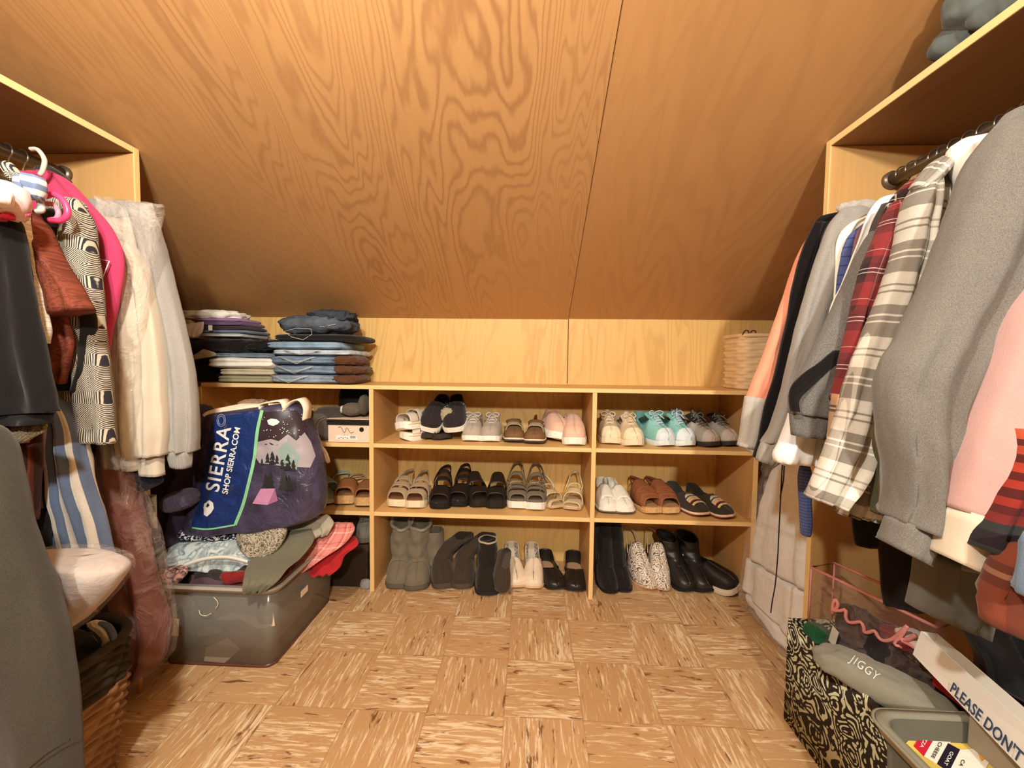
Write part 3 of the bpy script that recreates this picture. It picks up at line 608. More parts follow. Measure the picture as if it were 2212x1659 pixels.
g = garment('hoodie', 'light grey hooded sweatshirt, farthest garment on the left rail', 'hoodie', -.392,
    [(180, 430, 330, 440), (170, 500, 345, 510), (170, 620, 352, 620), (180, 760, 355, 760), (190, 900, 360, 900), (200, 980, 350, 980)], C_((152, 149, 143), .14, wr=.5, hex2=(172, 169, 163)), th=.014, seed=31,
    sleeves=[dict(rows=[(272, 434, 322, 442), (290, 470, 340, 500), (312, 545, 360, 570), (325, 625, 378, 650), (338, 710, 396, 730), (350, 800, 412, 810), (360, 880, 420, 890), (366, 940, 420, 945), (370, 972, 418, 976)], th=.03, dy=-.02, fold=.007, nf=2)])
loft('cuff', [(366, 972, 412, 975), (370, 992, 412, 996), (374, 1006, 410, 1010)], -.412, C_((156, 153, 147), .14, wr=.3, knit=.006), g, th=.024, fold=.001, tp=(1, 1))
g = garment('sweatshirt', 'ivory sweatshirt with two sleeves hanging below the clear bag', 'sweatshirt', -.435,
    [(160, 470, 280, 470), (150, 560, 300, 560), (160, 700, 322, 700), (170, 850, 330, 850), (200, 980, 320, 980)], ivory, th=.014, seed=32,
    sleeves=[dict(rows=[(262, 520, 290, 530), (280, 600, 318, 600), (290, 680, 335, 690), (300, 760, 345, 770), (298, 840, 352, 850), (300, 920, 357, 925), (304, 985, 352, 984)], th=.028, dy=-.025, fold=.006),
             dict(rows=[(255, 560, 285, 560), (248, 660, 298, 660), (244, 760, 305, 760), (248, 860, 306, 860), (256, 930, 306, 935), (266, 980, 300, 990)], th=.024, dy=-.04, fold=.008)])
loft('cuff', [(304, 984, 350, 986), (306, 1006, 350, 1008), (308, 1024, 352, 1027)], -.445, ivory, g, th=.024, fold=.001, tp=(1, 1))
loft('cuff', [(262, 978, 304, 985), (266, 1000, 302, 1004), (270, 1014, 300, 1016)], -.46, ivory, g, th=.02, fold=.001, tp=(1, 1))
pl = clear_mat('dry_cleaning_film', (225, 215, 200), .16, .08, 1.0, 10)
o = loft('garment_bag', [(205, 425, 352, 442), (215, 440, 345, 470), (222, 500, 330, 540), (232, 600, 312, 640), (240, 720, 300, 760), (236, 850, 292, 880), (232, 940, 285, 960), (240, 1010, 290, 1010)], -.50, pl, None, th=.03, fold=.012, nf=4, seed=40)
tag(o, 'clear plastic film bag over the pale sweatshirts with a pointed corner', 'garment bag')
g = garment('jacket', 'bright magenta pink fabric top with a white square outline print', 'top', -.545,
    [(60, 372, 112, 370), (40, 380, 150, 392), (30, 420, 200, 445), (30, 480, 245, 500), (40, 560, 266, 560), (60, 640, 258, 640), (120, 720, 240, 720), (160, 780, 232, 775)], magenta, th=.022, seed=33, fold=.007)
o = tube('print_outline', [PY(215, 560, -.574), PY(236, 564, -.574), PY(222, 600, -.574), PY(216, 590, -.574)], .0012, plain((250, 240, 230)), g, 6, False, True)
g = garment('cardigan', 'black and cream patterned knit jacket with a wide sleeve', 'jacket', -.60,
    [(110, 425, 165, 428), (80, 450, 190, 452), (70, 520, 204, 545), (80, 620, 216, 640), (100, 740, 225, 760), (120, 860, 235, 865), (130, 940, 240, 945)], tribal, th=.014, seed=34, fold=.006,
    sleeves=[dict(rows=[(134, 430, 168, 432), (148, 480, 192, 490), (140, 560, 205, 570), (150, 650, 216, 655), (152, 740, 226, 750), (150, 820, 232, 825), (152, 900, 238, 905), (152, 948, 245, 958)], th=.03, dy=-.03, fold=.005, tp=(.4, 1))])
g = garment('blouse', 'black blouse hanging behind the rust brown sleeve', 'blouse', -.645,
    [(80, 455, 118, 452), (50, 480, 128, 490), (40, 560, 160, 600), (60, 660, 205, 680), (80, 760, 200, 770), (90, 840, 180, 845)], C_((30, 27, 24), wr=.8), th=.018, seed=35)
g = garment('blouse', 'rust brown brocade blouse with a short flared sleeve', 'blouse', -.685,
    [(60, 462, 84, 460), (30, 490, 100, 510), (20, 560, 120, 580), (20, 660, 140, 680), (40, 760, 155, 740), (60, 820, 130, 830)], rust, th=.016, seed=36,
    sleeves=[dict(rows=[(62, 462, 84, 470), (74, 510, 108, 530), (90, 570, 142, 585), (104, 630, 172, 630), (112, 685, 198, 668)], th=.03, dy=-.03, fold=.004, tp=(.4, 1))])
o = garment('blouse', 'white lace blouse in a narrow strip beside the black top', 'blouse', -.745,
    [(20, 440, 56, 442), (20, 480, 62, 490), (30, 560, 76, 570), (40, 640, 92, 650), (60, 700, 106, 710), (85, 740, 100, 742)], contour_mat('white_lace', (206, 198, 184), (240, 234, 220), 60, 30, soft=.2), th=.012, seed=37, fold=.003)
g = garment('top', 'plain black top hanging nearest on the left rail', 'top', -.79,
    [(-140, 470, 30, 462), (-150, 500, 45, 500), (-150, 580, 62, 590), (-150, 680, 82, 690), (-150, 780, 102, 790), (-150, 850, 118, 860), (-150, 905, 126, 888)], C_((19, 17, 18), .1, wr=.5), th=.03, seed=38, fold=.008)
loft('hem_band', [(-150, 903, 108, 893), (-150, 925, 106, 915)], -.79, C_((24, 22, 20), wr=.5), g, th=.026, fold=.008, tp=(1, 1))
garment('lace_top', 'beige lace hem poking out below the black top', 'top', -.77, [(20, 905, 100, 905), (24, 930, 98, 930), (30, 946, 60, 950), (34, 956, 48, 958)], contour_mat('beige_lace', (120, 106, 84), (176, 158, 128), 70, 25, soft=.2), th=.008, seed=39)
garment('fringed_dress', 'dark brown fringed dress hanging low at the left edge', 'dress', -.74, [(-60, 915, 85, 915), (-60, 1000, 84, 1000), (-60, 1080, 80, 1080), (-60, 1125, 75, 1125)], stripes_mat('brown_fringe', .014, [(0, (84, 36, 20)), (.4, (46, 20, 12)), (.7, (112, 52, 28))]), th=.02, seed=41, fold=.006, nf=6)
bw = stripes_mat('blue_white_wide_stripes', .038, [(0, (226, 218, 204)), (.52, (104, 120, 150))])
garment('dress', 'cotton dress with wide blue and white vertical stripes', 'dress', -.66,
    [(108, 860, 132, 860), (104, 900, 160, 905), (84, 980, 178, 985), (76, 1060, 198, 1060), (84, 1130, 222, 1130), (105, 1220, 240, 1220)], bw, th=.035, seed=42, fold=.012, nf=4, tp=(.5, 1), fan=.20)
rm = clear_mat('brown_garment_film', (150, 96, 84), .55, .15, 1.0, 9)
e = empty('garment_bag', 'long brown red clothes bag wrapped in clear film reaching almost to the floor', 'garment bag', tuple(PY(280, 1000, -.47)))
loft('cloth_bag', [(205, 960, 258, 955), (196, 1000, 268, 1000), (205, 1060, 280, 1060), (215, 1130, 300, 1130), (225, 1200, 315, 1200), (228, 1280, 338, 1280), (232, 1350, 358, 1350), (240, 1420, 350, 1420), (262, 1465, 318, 1455)], -.47, C_((108, 52, 40), .1, wr=1.0), e, th=.045, fold=.010, nf=4, seed=43, tp=(.4, .35), hollow=False)
loft('film_wrap', [(188, 950, 262, 950), (182, 1010, 278, 1010), (195, 1080, 300, 1080), (205, 1150, 330, 1150), (215, 1230, 345, 1230), (210, 1310, 362, 1310), (215, 1390, 366, 1390), (222, 1450, 345, 1440), (232, 1540, 262, 1500)], -.47, clear_mat('wrap_film', (236, 214, 196), .10, .08, 1.0, 12), e, th=.06, fold=.014, nf=5, seed=44, tp=(.6, .4), hollow=False)
# dark grey coat at the near left edge
g = garment('coat', 'heavy dark grey wool coat hanging at the near left edge', 'coat', -.93,
    [(-300, 900, -14, 925), (-300, 980, 8, 985), (-300, 1060, 30, 1065), (-300, 1180, 58, 1180), (-300, 1280, 90, 1280), (-300, 1380, 122, 1380), (-300, 1480, 144, 1480), (-300, 1590, 160, 1590), (-300, 1760, 172, 1760)], graycoat, th=.05, seed=45, fold=.016, nf=3, tp=(.6, 1), hollow=False)
tube('hem_seam', [PY(62, 1662, -.985), PY(100, 1630, -.985), PY(150, 1598, -.985)], .0015, plain((40, 36, 30)), g, 6, False, True)

# ---------------------------------------------------------------- shoes
_ST = [0, .02, .07, .16, .28, .38, .52, .68, .82, .93, .98, 1.0]
_SW = [0, .50, .80, .97, 1.0, .98, .86, .74, .74, .66, .40, 0.0]
_SC = [.0, .05, .06, .06, .03, .0, -.03, -.02, 0, 0, 0, 0]
def sm(a, b, x):
    t = min(1, max(0, (x-a)/(b-a))); return t*t*(3-2*t)
class Shoe:
    """one shoe: toe towards -Y at the local origin, heel at +L"""
    def __init__(s, name, label, cat, px, py, z, rot=0, L=.25, Wd=.092, side=1, group=None, tip=(0, 0), point=0.0, lift=0.0, dy=0.0):
        cat = cat or 'shoe'; p = PZ(px, py, z)
        s.L, s.W, s.side, s.point = L, Wd*1.08, side, point
        s.e = empty(name, label, cat, (p[0], p[1]+dy, z+lift+.0006), R(rot), group)
        s.e.rotation_euler = (R(tip[0]), R(tip[1]), R(rot)); s.h = .02; s.heel = 0.0
    def w(s, t, k=1.0):
        v = np.interp(t, _ST, _SW)
        if s.point: v = v*(1-s.point*max(0, 1-t/.30)*.75)
        return v*s.W/2*k
    def c(s, t): return np.interp(t, _ST, _SC)*s.W*s.side
    def zb(s, t): return s.h + s.heel*sm(.35, .8, t)
    def spring(s, t): return .012*max(0, 1-t/.22)**2
    def sole(s, h, mat, heel=0.0, flare=1.06, name='sole', z0=0.0, lug=False, thin_arch=False):
        ts = [0.0, .006, .02, .045, .08]+list(np.linspace(.12, .9, 20))+[.94, .97, .99, 1.0]
        V = []; F = []; n = len(ts); s.h = h+z0; s.heel = heel
        for t in ts:
            w = s.w(t, flare); c = s.c(t); y = t*s.L*1.01-.003; sp = s.spring(t)
            top = s.zb(t)+sp*.6; bot = z0+sp*(1 if z0 == 0 else .6)
            if thin_arch: bot = z0+sp+heel*sm(.42, .6, t)*(1-sm(.68, .74, t))
            m = (top+bot)/2
            V += [(c-w*.96, y, bot), (c-w*1.02, y, m), (c-w, y, top), (c+w, y, top), (c+w*1.02, y, m), (c+w*.96, y, bot)]
        for i in range(n-1):
            for k in range(6):
                a0 = i*6+k; a1 = i*6+(k+1) % 6; F.append((a0, a1, a1+6, a0+6))
        return mesh_obj(name, V, F, mat, s.e, None, False)
    def upper(s, mat, toe=.045, ins=.075, col=.055, heelh=.065, t0=.42, open_=.16, name='upper', ta=0.0, tb=1.0, k=1.0, sq=.75, thick=.003, closed=False, dz=0.0, lean=.18, bump=None):
        nt, na = 46, 13; V = []; UV = []
        for i in range(nt+1):
            u = ta+(tb-ta)*i/nt
            t = u if ta > 0 or tb < 1 else (.5-.5*cos(pi*u))
            w = s.w(t, k); c = s.c(t); y = t*s.L
            H = np.interp(t, [0, .03, .12, .3, t0, t0+.12, 1], [toe*.30, toe*.62, toe, toe+(ins-toe)*.45, ins, ins*.95, heelh])
            hc = np.interp(t, [t0, t0+.14, .72, .9, 1], [ins*.9, col, col, heelh, heelh*1.02])
            kk = 0 if closed else sm(t0-.01, t0+open_, t)
            z0 = s.zb(t)-.004+s.spring(t)*.6+dz
            for j in range(-na, na+1):
                a = j/na; th_ = (1-abs(a))*pi/2; sg = 1 if a >= 0 else -1
                xa = w*(abs(cos(th_))**sq)*sg if a != 0 else 0.0; za = H*(abs(sin(th_))**.8)
                q = 1-abs(a); xw = sg*w*(1-lean*q*q); zw = hc*q
                V.append((c+xa*(1-kk)+xw*kk, y, z0+za*(1-kk)+zw*kk)); UV.append((a*.06, t*s.L))
        m = 2*na+1; F = []
        for i in range(nt):
            u = ta+(tb-ta)*(i+.5)/nt; t = u if ta > 0 or tb < 1 else (.5-.5*cos(pi*u))
            for j in range(m-1):
                F.append((i*m+j, i*m+j+1, (i+1)*m+j+1, (i+1)*m+j))
        o = None
        # the centre column is doubled so that the opening can part
        V2 = list(V); UV2 = list(UV); mp = {}
        for i in range(nt+1):
            ix = i*m+na; mp[ix] = len(V2); V2.append(V[ix]); UV2.append(UV[ix])
        for i in range(nt+1):
            ix = i*m+na
            u = ta+(tb-ta)*i/nt; t = u if ta > 0 or tb < 1 else (.5-.5*cos(pi*u)); kk = 0 if closed else sm(t0-.01, t0+open_, t)
            if kk > 0:
                w = s.w(t, k); hc = V[ix][2]
                V2[ix] = (s.c(t)-w*(1-lean)*kk, V[ix][1], V[ix][2]); V2[mp[ix]] = (s.c(t)+w*(1-lean)*kk, V[ix][1], V[ix][2])
        F2 = []
        for f in F:
            j0 = f[0] % m
            F2.append(tuple(mp.get(i, i) if j0 >= na else i for i in f))
        o = mesh_obj(name, V2, F2, mat, s.e, UV2, True)
        md = o.modifiers.new('thick', 'SOLIDIFY'); md.thickness = thick; md.offset = -1
        return o
    def insole(s, mat, dz=.002, k=.92, name='insole'):
        ts = np.linspace(.03, .985, 24); V = []; F = []
        for t in ts:
            w = s.w(t, k); V += [(s.c(t)-w, t*s.L, s.zb(t)+dz+s.spring(t)*.6), (s.c(t)+w, t*s.L, s.zb(t)+dz+s.spring(t)*.6),
                                 (s.c(t)+w, t*s.L, s.zb(t)+dz-.003), (s.c(t)-w, t*s.L, s.zb(t)+dz-.003)]
        for i in range(len(ts)-1):
            for q in range(4): a = i*4+q; b = i*4+(q+1) % 4; F.append((a, b, b+4, a+4))
        F += [(3, 2, 1, 0), tuple(4*(len(ts)-1)+q for q in range(4))]
        return mesh_obj(name, V, F, mat, s.e, None, False)
    def strap(s, ta, tb, h, mat, hb=None, k=1.04, name='strap', thick=.0035, skew=0.0, cut=0.0, sq=.6):
        hb = h if hb is None else hb; V = []; F = []; nt, na = 8, 18
        for i in range(nt+1):
            f = i/nt; t_ = ta+(tb-ta)*f; H = h+(hb-h)*f
            for j in range(na+1):
                a = -1+2*j/na; t = t_+skew*a*s.side + (cut*(1-a*a)*(1 if f < .5 else 0))
                t = min(.99, max(.01, t)); th_ = (1-abs(a))*pi/2
                x = s.w(t_, k)*math.copysign(abs(cos(th_))**sq, a) if abs(a) > 1e-6 else 0
                V.append((s.c(t_)+x, t*s.L, s.zb(t_)-.004+H*abs(sin(th_))**.75))
        for i in range(nt):
            for j in range(na): q = i*(na+1)+j; F.append((q, q+1, q+na+2, q+na+1))
        o = mesh_obj(name, V, F, mat, s.e, None, True)
        md = o.modifiers.new('thick', 'SOLIDIFY'); md.thickness = thick; md.offset = 0
        return o
    def heelstrap(s, mat, z=.055, r=.0028, ta=.5, name='heel_strap', wide=.014, back=0.0):
        V = []; F = []; n = 22
        pts = []
        for i in range(n+1):
            u = -1+2*i/n; t = 1-(1-ta)*abs(u)**1.0
            w = s.w(min(t, .93), 1.0); x = math.copysign(w*(abs(u)**.45), u) if abs(u) > .01 else 0
            pts.append((s.c(t)+x, t*s.L+back*(1-abs(u)), s.zb(t)+z*(1-abs(u)**3*.45)))
        for p in pts: V += [(p[0], p[1], p[2]-wide/2), (p[0], p[1], p[2]+wide/2)]
        for i in range(n): F.append((2*i, 2*i+1, 2*i+3, 2*i+2))
        o = mesh_obj(name, V, F, mat, s.e, None, True)
        md = o.modifiers.new('thick', 'SOLIDIFY'); md.thickness = .003; md.offset = 0
        return o
    def tongue(s, mat, t0=.30, t1=.55, h0=.05, h1=.095, w=.34, name='tongue'):
        V = []; F = []; n = 8
        for i in range(n+1):
            f = i/n; t = t0+(t1-t0)*f; hh = h0+(h1-h0)*f
            for j in range(7):
                a = -1+2*j/6; V.append((s.c(t)+a*s.W*w*(.8+.3*f), t*s.L+.006*abs(a), s.zb(t)+hh-.012*a*a))
        for i in range(n):
            for j in range(6): q = i*7+j; F.append((q, q+1, q+8, q+7))
        o = mesh_obj(name, V, F, mat, s.e, None, True)
        md = o.modifiers.new('thick', 'SOLIDIFY'); md.thickness = .005; md.offset = 0
        return o
    def laces(s, mat, t0=.27, t1=.50, h0=.055, h1=.088, n=4, bow=True, r=.0022, w=.24, seed=1):
        L_ = []; rnd = random.Random(seed)
        for i in range(n):
            f = i/(n-1); t = t0+(t1-t0)*f; h = s.zb(t)+h0+(h1-h0)*f
            a = s.W*w
            L_.append([(s.c(t)-a, t*s.L, h-.010), (s.c(t)-a*.4, t*s.L-.003, h+.002), (s.c(t)+a*.4, t*s.L-.004, h+.002), (s.c(t)+a, t*s.L+.012, h-.008)])
            L_.append([(s.c(t)+a, t*s.L, h-.010), (s.c(t)+a*.4, t*s.L+.004, h+.004), (s.c(t)-a*.4, t*s.L+.008, h+.004), (s.c(t)-a, t*s.L+.014, h-.008)])
        if bow:
            t = t1; y = t*s.L-.004; z = s.zb(t)+h1+.003
            for sg in (-1, 1):
                q = rnd.uniform(.8, 1.2)
                L_.append([tuple(v) for v in catmull([(0, y, z), (sg*.016*q, y-.012, z+.012), (sg*.032*q, y-.014, z+.004), (sg*.022, y-.018, z-.008), (0, y-.002, z)], 14)])
                L_.append([tuple(v) for v in catmull([(0, y, z), (sg*.012, y-.022, z-.006), (sg*.022*q, y-.042, z-.022)], 8)])
        return tubes('laces', L_, r, mat, s.e, 6)
    def toecap(s, mat, tb=.14, h=.045, k=1.06, name='toe_cap'):
        return s.upper(mat, h*1.02, h*1.42, .05, .05, .42, .1, name, 0.002, tb, k, .72, .002, True, .0022)
    def shaft(s, mat, h=.16, wx=.062, wy=.085, y=.72, z0=.05, lean=(0, 0), top=1.1, name='shaft', wr=.006, seed=1, thick=.004, tilt=0.0):
        V = []; F = []; nz_, na = 20, 28
        for i in range(nz_+1):
            f = i/nz_
            for k in range(na):
                a = 2*pi*k/na
                kx = wx*(1+(top-1)*f*f)*.5*(1+.12*(1-f)**2); ky = wy*(1+(top-1)*f*f)*.5*(1+.55*(1-f)**3)
                d = 1+wr/.04*noise.noise(Vector((cos(a)*1.3+seed, sin(a)*1.3, f*4)))
                V.append((kx*cos(a)*d+lean[0]*f*f, y*s.L+ky*sin(a)*d-.018*(1-f)**3+lean[1]*f*f, s.zb(.8)+z0+(h-z0)*f+tilt*sin(a)*f))
        for i in range(nz_):
            for k in range(na): a0 = i*na+k; a1 = i*na+(k+1) % na; F.append((a0, a1, a1+na, a0+na))
        o = mesh_obj(name, V, F, mat, s.e, None, True)
        md = o.modifiers.new('thick', 'SOLIDIFY'); md.thickness = thick; md.offset = -1
        return o, V[-na:]

P = plain
wsole = P((246, 242, 230), .6, .3); csole = P((236, 222, 190), .6); bsole = P((30, 26, 24), .7); cork = plain((214, 168, 116), .85, .15, grain=.3, gscale=160)
def sneaker(label, px, py, z, rot, side, up, sole, lace, inner=None, L=.25, Wd=.09, toe=.05, ins=.075, h=.026, cap=None, cat='shoe', group=None, name='sneaker', tongue=None, n=4, bow=True, heelh=.075, seed=1, **k):
    s = Shoe(name, label, cat, px, py, z, rot, L, Wd, side, group, **k)
    s.sole(h, sole, .006); s.insole(inner or C_((90, 84, 80)))
    s.upper(up, toe, ins, .052, heelh, .40, .12, sq=.7)
    s.tongue(tongue or up, .33, .52, ins-.012, ins+.018)
    if cap: s.toecap(cap, .13, toe*.99)
    if lace: s.laces(lace, .26, .45, ins*.72, ins+.010, n, bow, seed=seed)
    return s
def sandal(label, px, py, z, rot, side, sole, strap, spec, h=.035, L=.24, Wd=.09, ins=None, heel=0, group=None, heelz=.05, name='sandal', foot=None, **k):
    s = Shoe(name, label, 'sandal', px, py, z, rot, L, Wd, side, group, **k)
    s.sole(h, sole, heel); s.insole(ins or strap, .003, .97, 'footbed')
    for a in spec: s.strap(*a[:3], strap, **(a[3] if len(a) > 3 else {}))
    if heelz: s.heelstrap(strap, heelz)
    return s

tanS = C_((186, 172, 148), wr=.1); whiteL = P((238, 232, 220), .6); blackL = P((34, 28, 26), .5, .4); grayS = C_((168, 160, 148), wr=.1)
# --- top row, middle cubby (Z2)
lc = 'on the top row of the middle cubby'
# stacked strappy espadrilles lying side by side, toes pointing right
s = sandal('pale strappy sandal with layered sole, lying flat at the left end of the top row', 866, 951, Z2, -48, 1, wsole, whiteL, [(.16, .36, .042), (.40, .50, .055), (.60, .68, .05)], h=.034, L=.20, ins=P((224, 204, 168), .8), heelz=.04)
V, F = merge([tube_geo([(s.c(t)+sg*s.w(t, 1.08), t*s.L, .024) for t in np.linspace(.03, .97, 16)], .003, 6) for sg in (-1, 1)]); mesh_obj('sole_band', V, F, P((226, 198, 150), .8), s.e)
s = sandal('pale strappy sandal tipped on top of its partner at the left end', 866, 931, Z2+.050, -30, -1, wsole, C_((206, 198, 184)), [(.14, .40, .046), (.44, .60, .06), (.66, .74, .05)], h=.034, L=.17, ins=P((224, 204, 168), .8), heelz=.045, tip=(0, -10))
V, F = merge([tube_geo([(s.c(t)+sg*s.w(t, 1.08), t*s.L, .024) for t in np.linspace(.03, .97, 16)], .003, 6) for sg in (-1, 1)]); mesh_obj('sole_band', V, F, P((226, 198, 150), .8), s.e)
dk = P((52, 44, 38), .6)
sandal('dark brown sandal lying flat under the black slip-ons', 922, 951, Z2, 12, 1, dk, dk, [(.14, .34, .03), (.5, .6, .035)], h=.024, L=.22, heelz=0)
sandal('dark brown sandal turned askew under the right black slip-on', 966, 951, Z2, 40, -1, dk, dk, [(.12, .34, .03), (.5, .6, .035)], h=.024, L=.22, heelz=0)
for (px, py, rot, tp, side, lb) in ((918, 936, -7, 12, 1, 'black slip-on sneaker with white sole leaning left on a dark sandal'), (984, 938, 3, -6, -1, 'black slip-on sneaker with white sole tipped up next to its pair')):
    s = Shoe('slip_on_sneaker', lb, 'shoe', px, py, Z2+.032, rot, .23, .098, side, None, tip=(24, tp))
    s.sole(.030, wsole, 0, 1.05); s.upper(C_((48, 42, 42), wr=.1), .052, .075, .05, .06, .55, .14, sq=.7); s.insole(C_((40, 36, 34)))
    V, F = merge([tube_geo([(s.W*.36*sg, .60*s.L, .075), (s.W*.40*sg, .60*s.L, .078)], .004, 8) for sg in (-1, 1)]); mesh_obj('rivet', V, F, P((220, 214, 200), .3, .5, .6), s.e)
blob('crumpled_sock', tuple(PY(966, 896, .27)), (.03, .02, .03), C_((172, 160, 132), .2), None, 5, .35, 3)['label'] = 'crumpled pale sock between the two black slip-ons'
bpy.data.objects['crumpled_sock']['category'] = 'sock'; bpy.data.objects['crumpled_sock'].location.z = 0
gl = P((206, 194, 176), .7)
sneaker('grey canvas lace-up sneaker with thick white sole, left of its pair', 1015, 956, Z2, 0, 1, C_((182, 172, 158), wr=.1), wsole, gl, cap=None, seed=2)
sneaker('grey canvas lace-up sneaker with thick white sole, right of its pair', 1061, 957, Z2, 3, -1, C_((176, 166, 152), wr=.1), wsole, gl, seed=3)
mb = P((124, 92, 62), .75)
for px, py, sd, lb in ((1108, 958, 1, 'brown moccasin with cream sole line, left of its pair'), (1157, 961, -1, 'brown moccasin with cream sole line and red heel lining, right of its pair')):
    s = Shoe('moccasin', lb, 'shoe', px, py, Z2, 0, .24, .092, sd); s.sole(.012, P((74, 64, 58), .8), .004)
    s.sole(.007, P((240, 224, 196), .7), .004, 1.04, 'welt', .012)
    s.upper(mb, .040, .062, .045, .06, .42, .14); s.insole(P((94, 56, 40), .8))
    s.strap(.26, .40, .062, P((168, 158, 128), .8), .070, .86, 'strap'); s.tongue(P((110, 84, 56), .7), .34, .50, .05, .075)
    if sd < 0: tube('pull_tab', [(0, .235, .07), (0, .24, .10), (.006, .238, .105), (.008, .236, .075)], .004, P((140, 40, 28), .7), s.e)
for px, py, rot, tp, sd, lb in ((1209, 958, 14, 14, 1, 'pink slip-on sneaker with white sole, tipped onto its edge'), (1246, 965, 1, 0, -1, 'pink slip-on sneaker with white sole standing by the right divider')):
    s = Shoe('slip_on_sneaker', lb, 'shoe', px, py, Z2, rot, .25, .098, sd, None, tip=(0, tp), lift=.010 if tp else 0)
    s.sole(.034, wsole, .0); s.upper(C_((236, 196, 172), wr=.1), .052, .095, .07, .085, .62, .14, sq=.7); s.insole(C_((200, 170, 150)))
# --- top row, right cubby
for px, py, rot, sd, lb, c2 in ((1318, 962, -6, 1, 'cream and beige lace-up sneaker beside the divider', (214, 190, 160)), (1377, 967, 6, -1, 'cream and beige lace-up sneaker next to the aqua shoes', (224, 202, 168))):
    s = sneaker(lb, px, py, Z2, rot, sd, C_(c2, wr=.1), csole, P((236, 214, 186), .7), cap=P((240, 226, 190), .6), L=.27, toe=.055, ins=.085, h=.028, seed=px)
    s.strap(.52, .60, .105, P((236, 222, 196), .7), .115, .5, 'tongue_tab')
aq = contour_mat('aqua_mesh', (110, 190, 184), (168, 222, 216), 160, 20, soft=.25)
for px, py, rot, sd, lb in ((1444, 967, 14, 1, 'aqua mesh running shoe with white toe, left of its pair'), (1494, 967, 16, -1, 'aqua mesh running shoe with white toe and a lace end sticking up')):
    s = sneaker(lb, px, py, Z2, rot, sd, aq, P((226, 236, 236), .6), P((206, 226, 236), .6), cap=P((222, 236, 238), .6), L=.28, toe=.058, ins=.10, h=.024, tongue=C_((120, 190, 180)), n=5, seed=px, heelh=.10)
    if sd < 0: tube('lace_end', [(0, .12, .11), (.004, .115, .13), (.006, .12, .16)], .003, P((206, 226, 236)), s.e)
for px, py, rot, sd, lb in ((1545, 968, 22, 1, 'grey athletic shoe with black lining and peach toe bumper'), (1590, 966, 20, -1, 'grey athletic shoe half hidden by the coral sleeve')):
    s = sneaker(lb, px, py, Z2, rot, sd, P((176, 172, 164), .6), P((60, 52, 48), .6), C_((118, 122, 112), .2), C_((30, 24, 24)), cap=P((198, 192, 184), .6), L=.27, toe=.055, ins=.095, h=.022, tongue=C_((36, 30, 30)), n=5, seed=px, heelh=.12)
    s.upper(P((226, 164, 130), .6), .022, .03, .03, .03, .95, .03, 'toe_bumper', .003, .10, 1.06, .8, .002, True)
# --- middle row, left cubby (Z1)
s = Shoe('slide_sandal', 'mint green slide sandal partly behind the blue bag', 'sandal', 716, 1092, Z1, 40, .25, .10, 1); s.sole(.022, P((176, 200, 186), .5)); s.strap(.30, .62, .07, P((170, 204, 190), .4, .5), .085); s.insole(P((190, 212, 196), .5))
s = Shoe('slide_sandal', 'mint green slide sandal behind its partner', 'sandal', 745, 1064, Z1, 30, .24, .10, -1, dy=.0); s.sole(.022, P((176, 200, 186), .5)); s.strap(.25, .62, .065, P((196, 216, 204), .4, .5), .075)
for px, py, lb in ((738, 1094, 'tan strap slide with thick cork sole, left of its pair'), (781, 1098, 'tan strap slide with thick cork sole beside the left divider')):
    s = Shoe('cork_slide', lb, 'sandal', px, py, Z1, 8 if px < 760 else 4, .23, .092, 1); s.sole(.042, cork); s.sole(.006, bsole, 0, 1.02, 'outsole'); s.h = .042
    s.strap(.06, .50, .045, P((150, 98, 58), .75), .062); s.insole(P((176, 128, 84), .8))
for px, py, rr in ((776, 1066, 30), (790, 1058, -20)):
    sandal('beige strappy sandal heaped behind the cork slides' , px, py, Z1, rr, 1, cork, P((196, 164, 124), .7), [(.2, .26, .05), (.4, .46, .06), (.3, .36, .055, dict(skew=.08))], h=.02, L=.2, group='beige sandals behind the cork slides', heelz=.06)
# --- middle row, middle cubby
gs = C_((176, 158, 126), wr=.1)
for px, py, sd, lb in ((850, 1099, 1, 'taupe triple-strap platform sandal beside the left divider'), (897, 1102, -1, 'taupe triple-strap platform sandal next to the black ones')):
    sandal(lb, px, py, Z1, -3 if sd > 0 else 4, sd, csole, gs, [(.06, .20, .042, dict(hb=.050)), (.28, .42, .055, dict(hb=.062)), (.50, .64, .068, dict(hb=.075))], h=.036, ins=P((150, 104, 70), .8), heelz=.075, L=.25)
for px, py, sd, rr, lb in ((944, 1103, 1, 0, 'black leather peep-toe sandal with tall back, left of its pair'), (990, 1098, -1, 0, 'black leather peep-toe sandal with tall back, right of its pair')):
    s = sandal(lb, px, py, Z1, rr, sd, bsole, blackL, [(.07, .36, .042, dict(hb=.062)), (.46, .56, .078, dict(hb=.09)), (.62, .70, .10, dict(hb=.115))], h=.030, L=.25, heelz=.11, ins=P((52, 44, 40)))
    s.sole(.004, P((170, 156, 138), .5), 0, 1.04, 'welt', .026)
for px, py, sd, rr, lb in ((1036, 1099, 1, 16, 'black wedge slide with wide straps, turned slightly outward'), (1073, 1102, -1, 4, 'black wedge slide with wide glossy straps')):
    sandal(lb, px, py, Z1, rr, sd, P((40, 34, 30), .6), P((36, 31, 28), .4, .5), [(.07, .26, .042, dict(hb=.056)), (.36, .66, .07, dict(hb=.10))], h=.034, L=.25, heelz=0, ins=P((46, 40, 36)))
fg = P((120, 112, 96), .65)
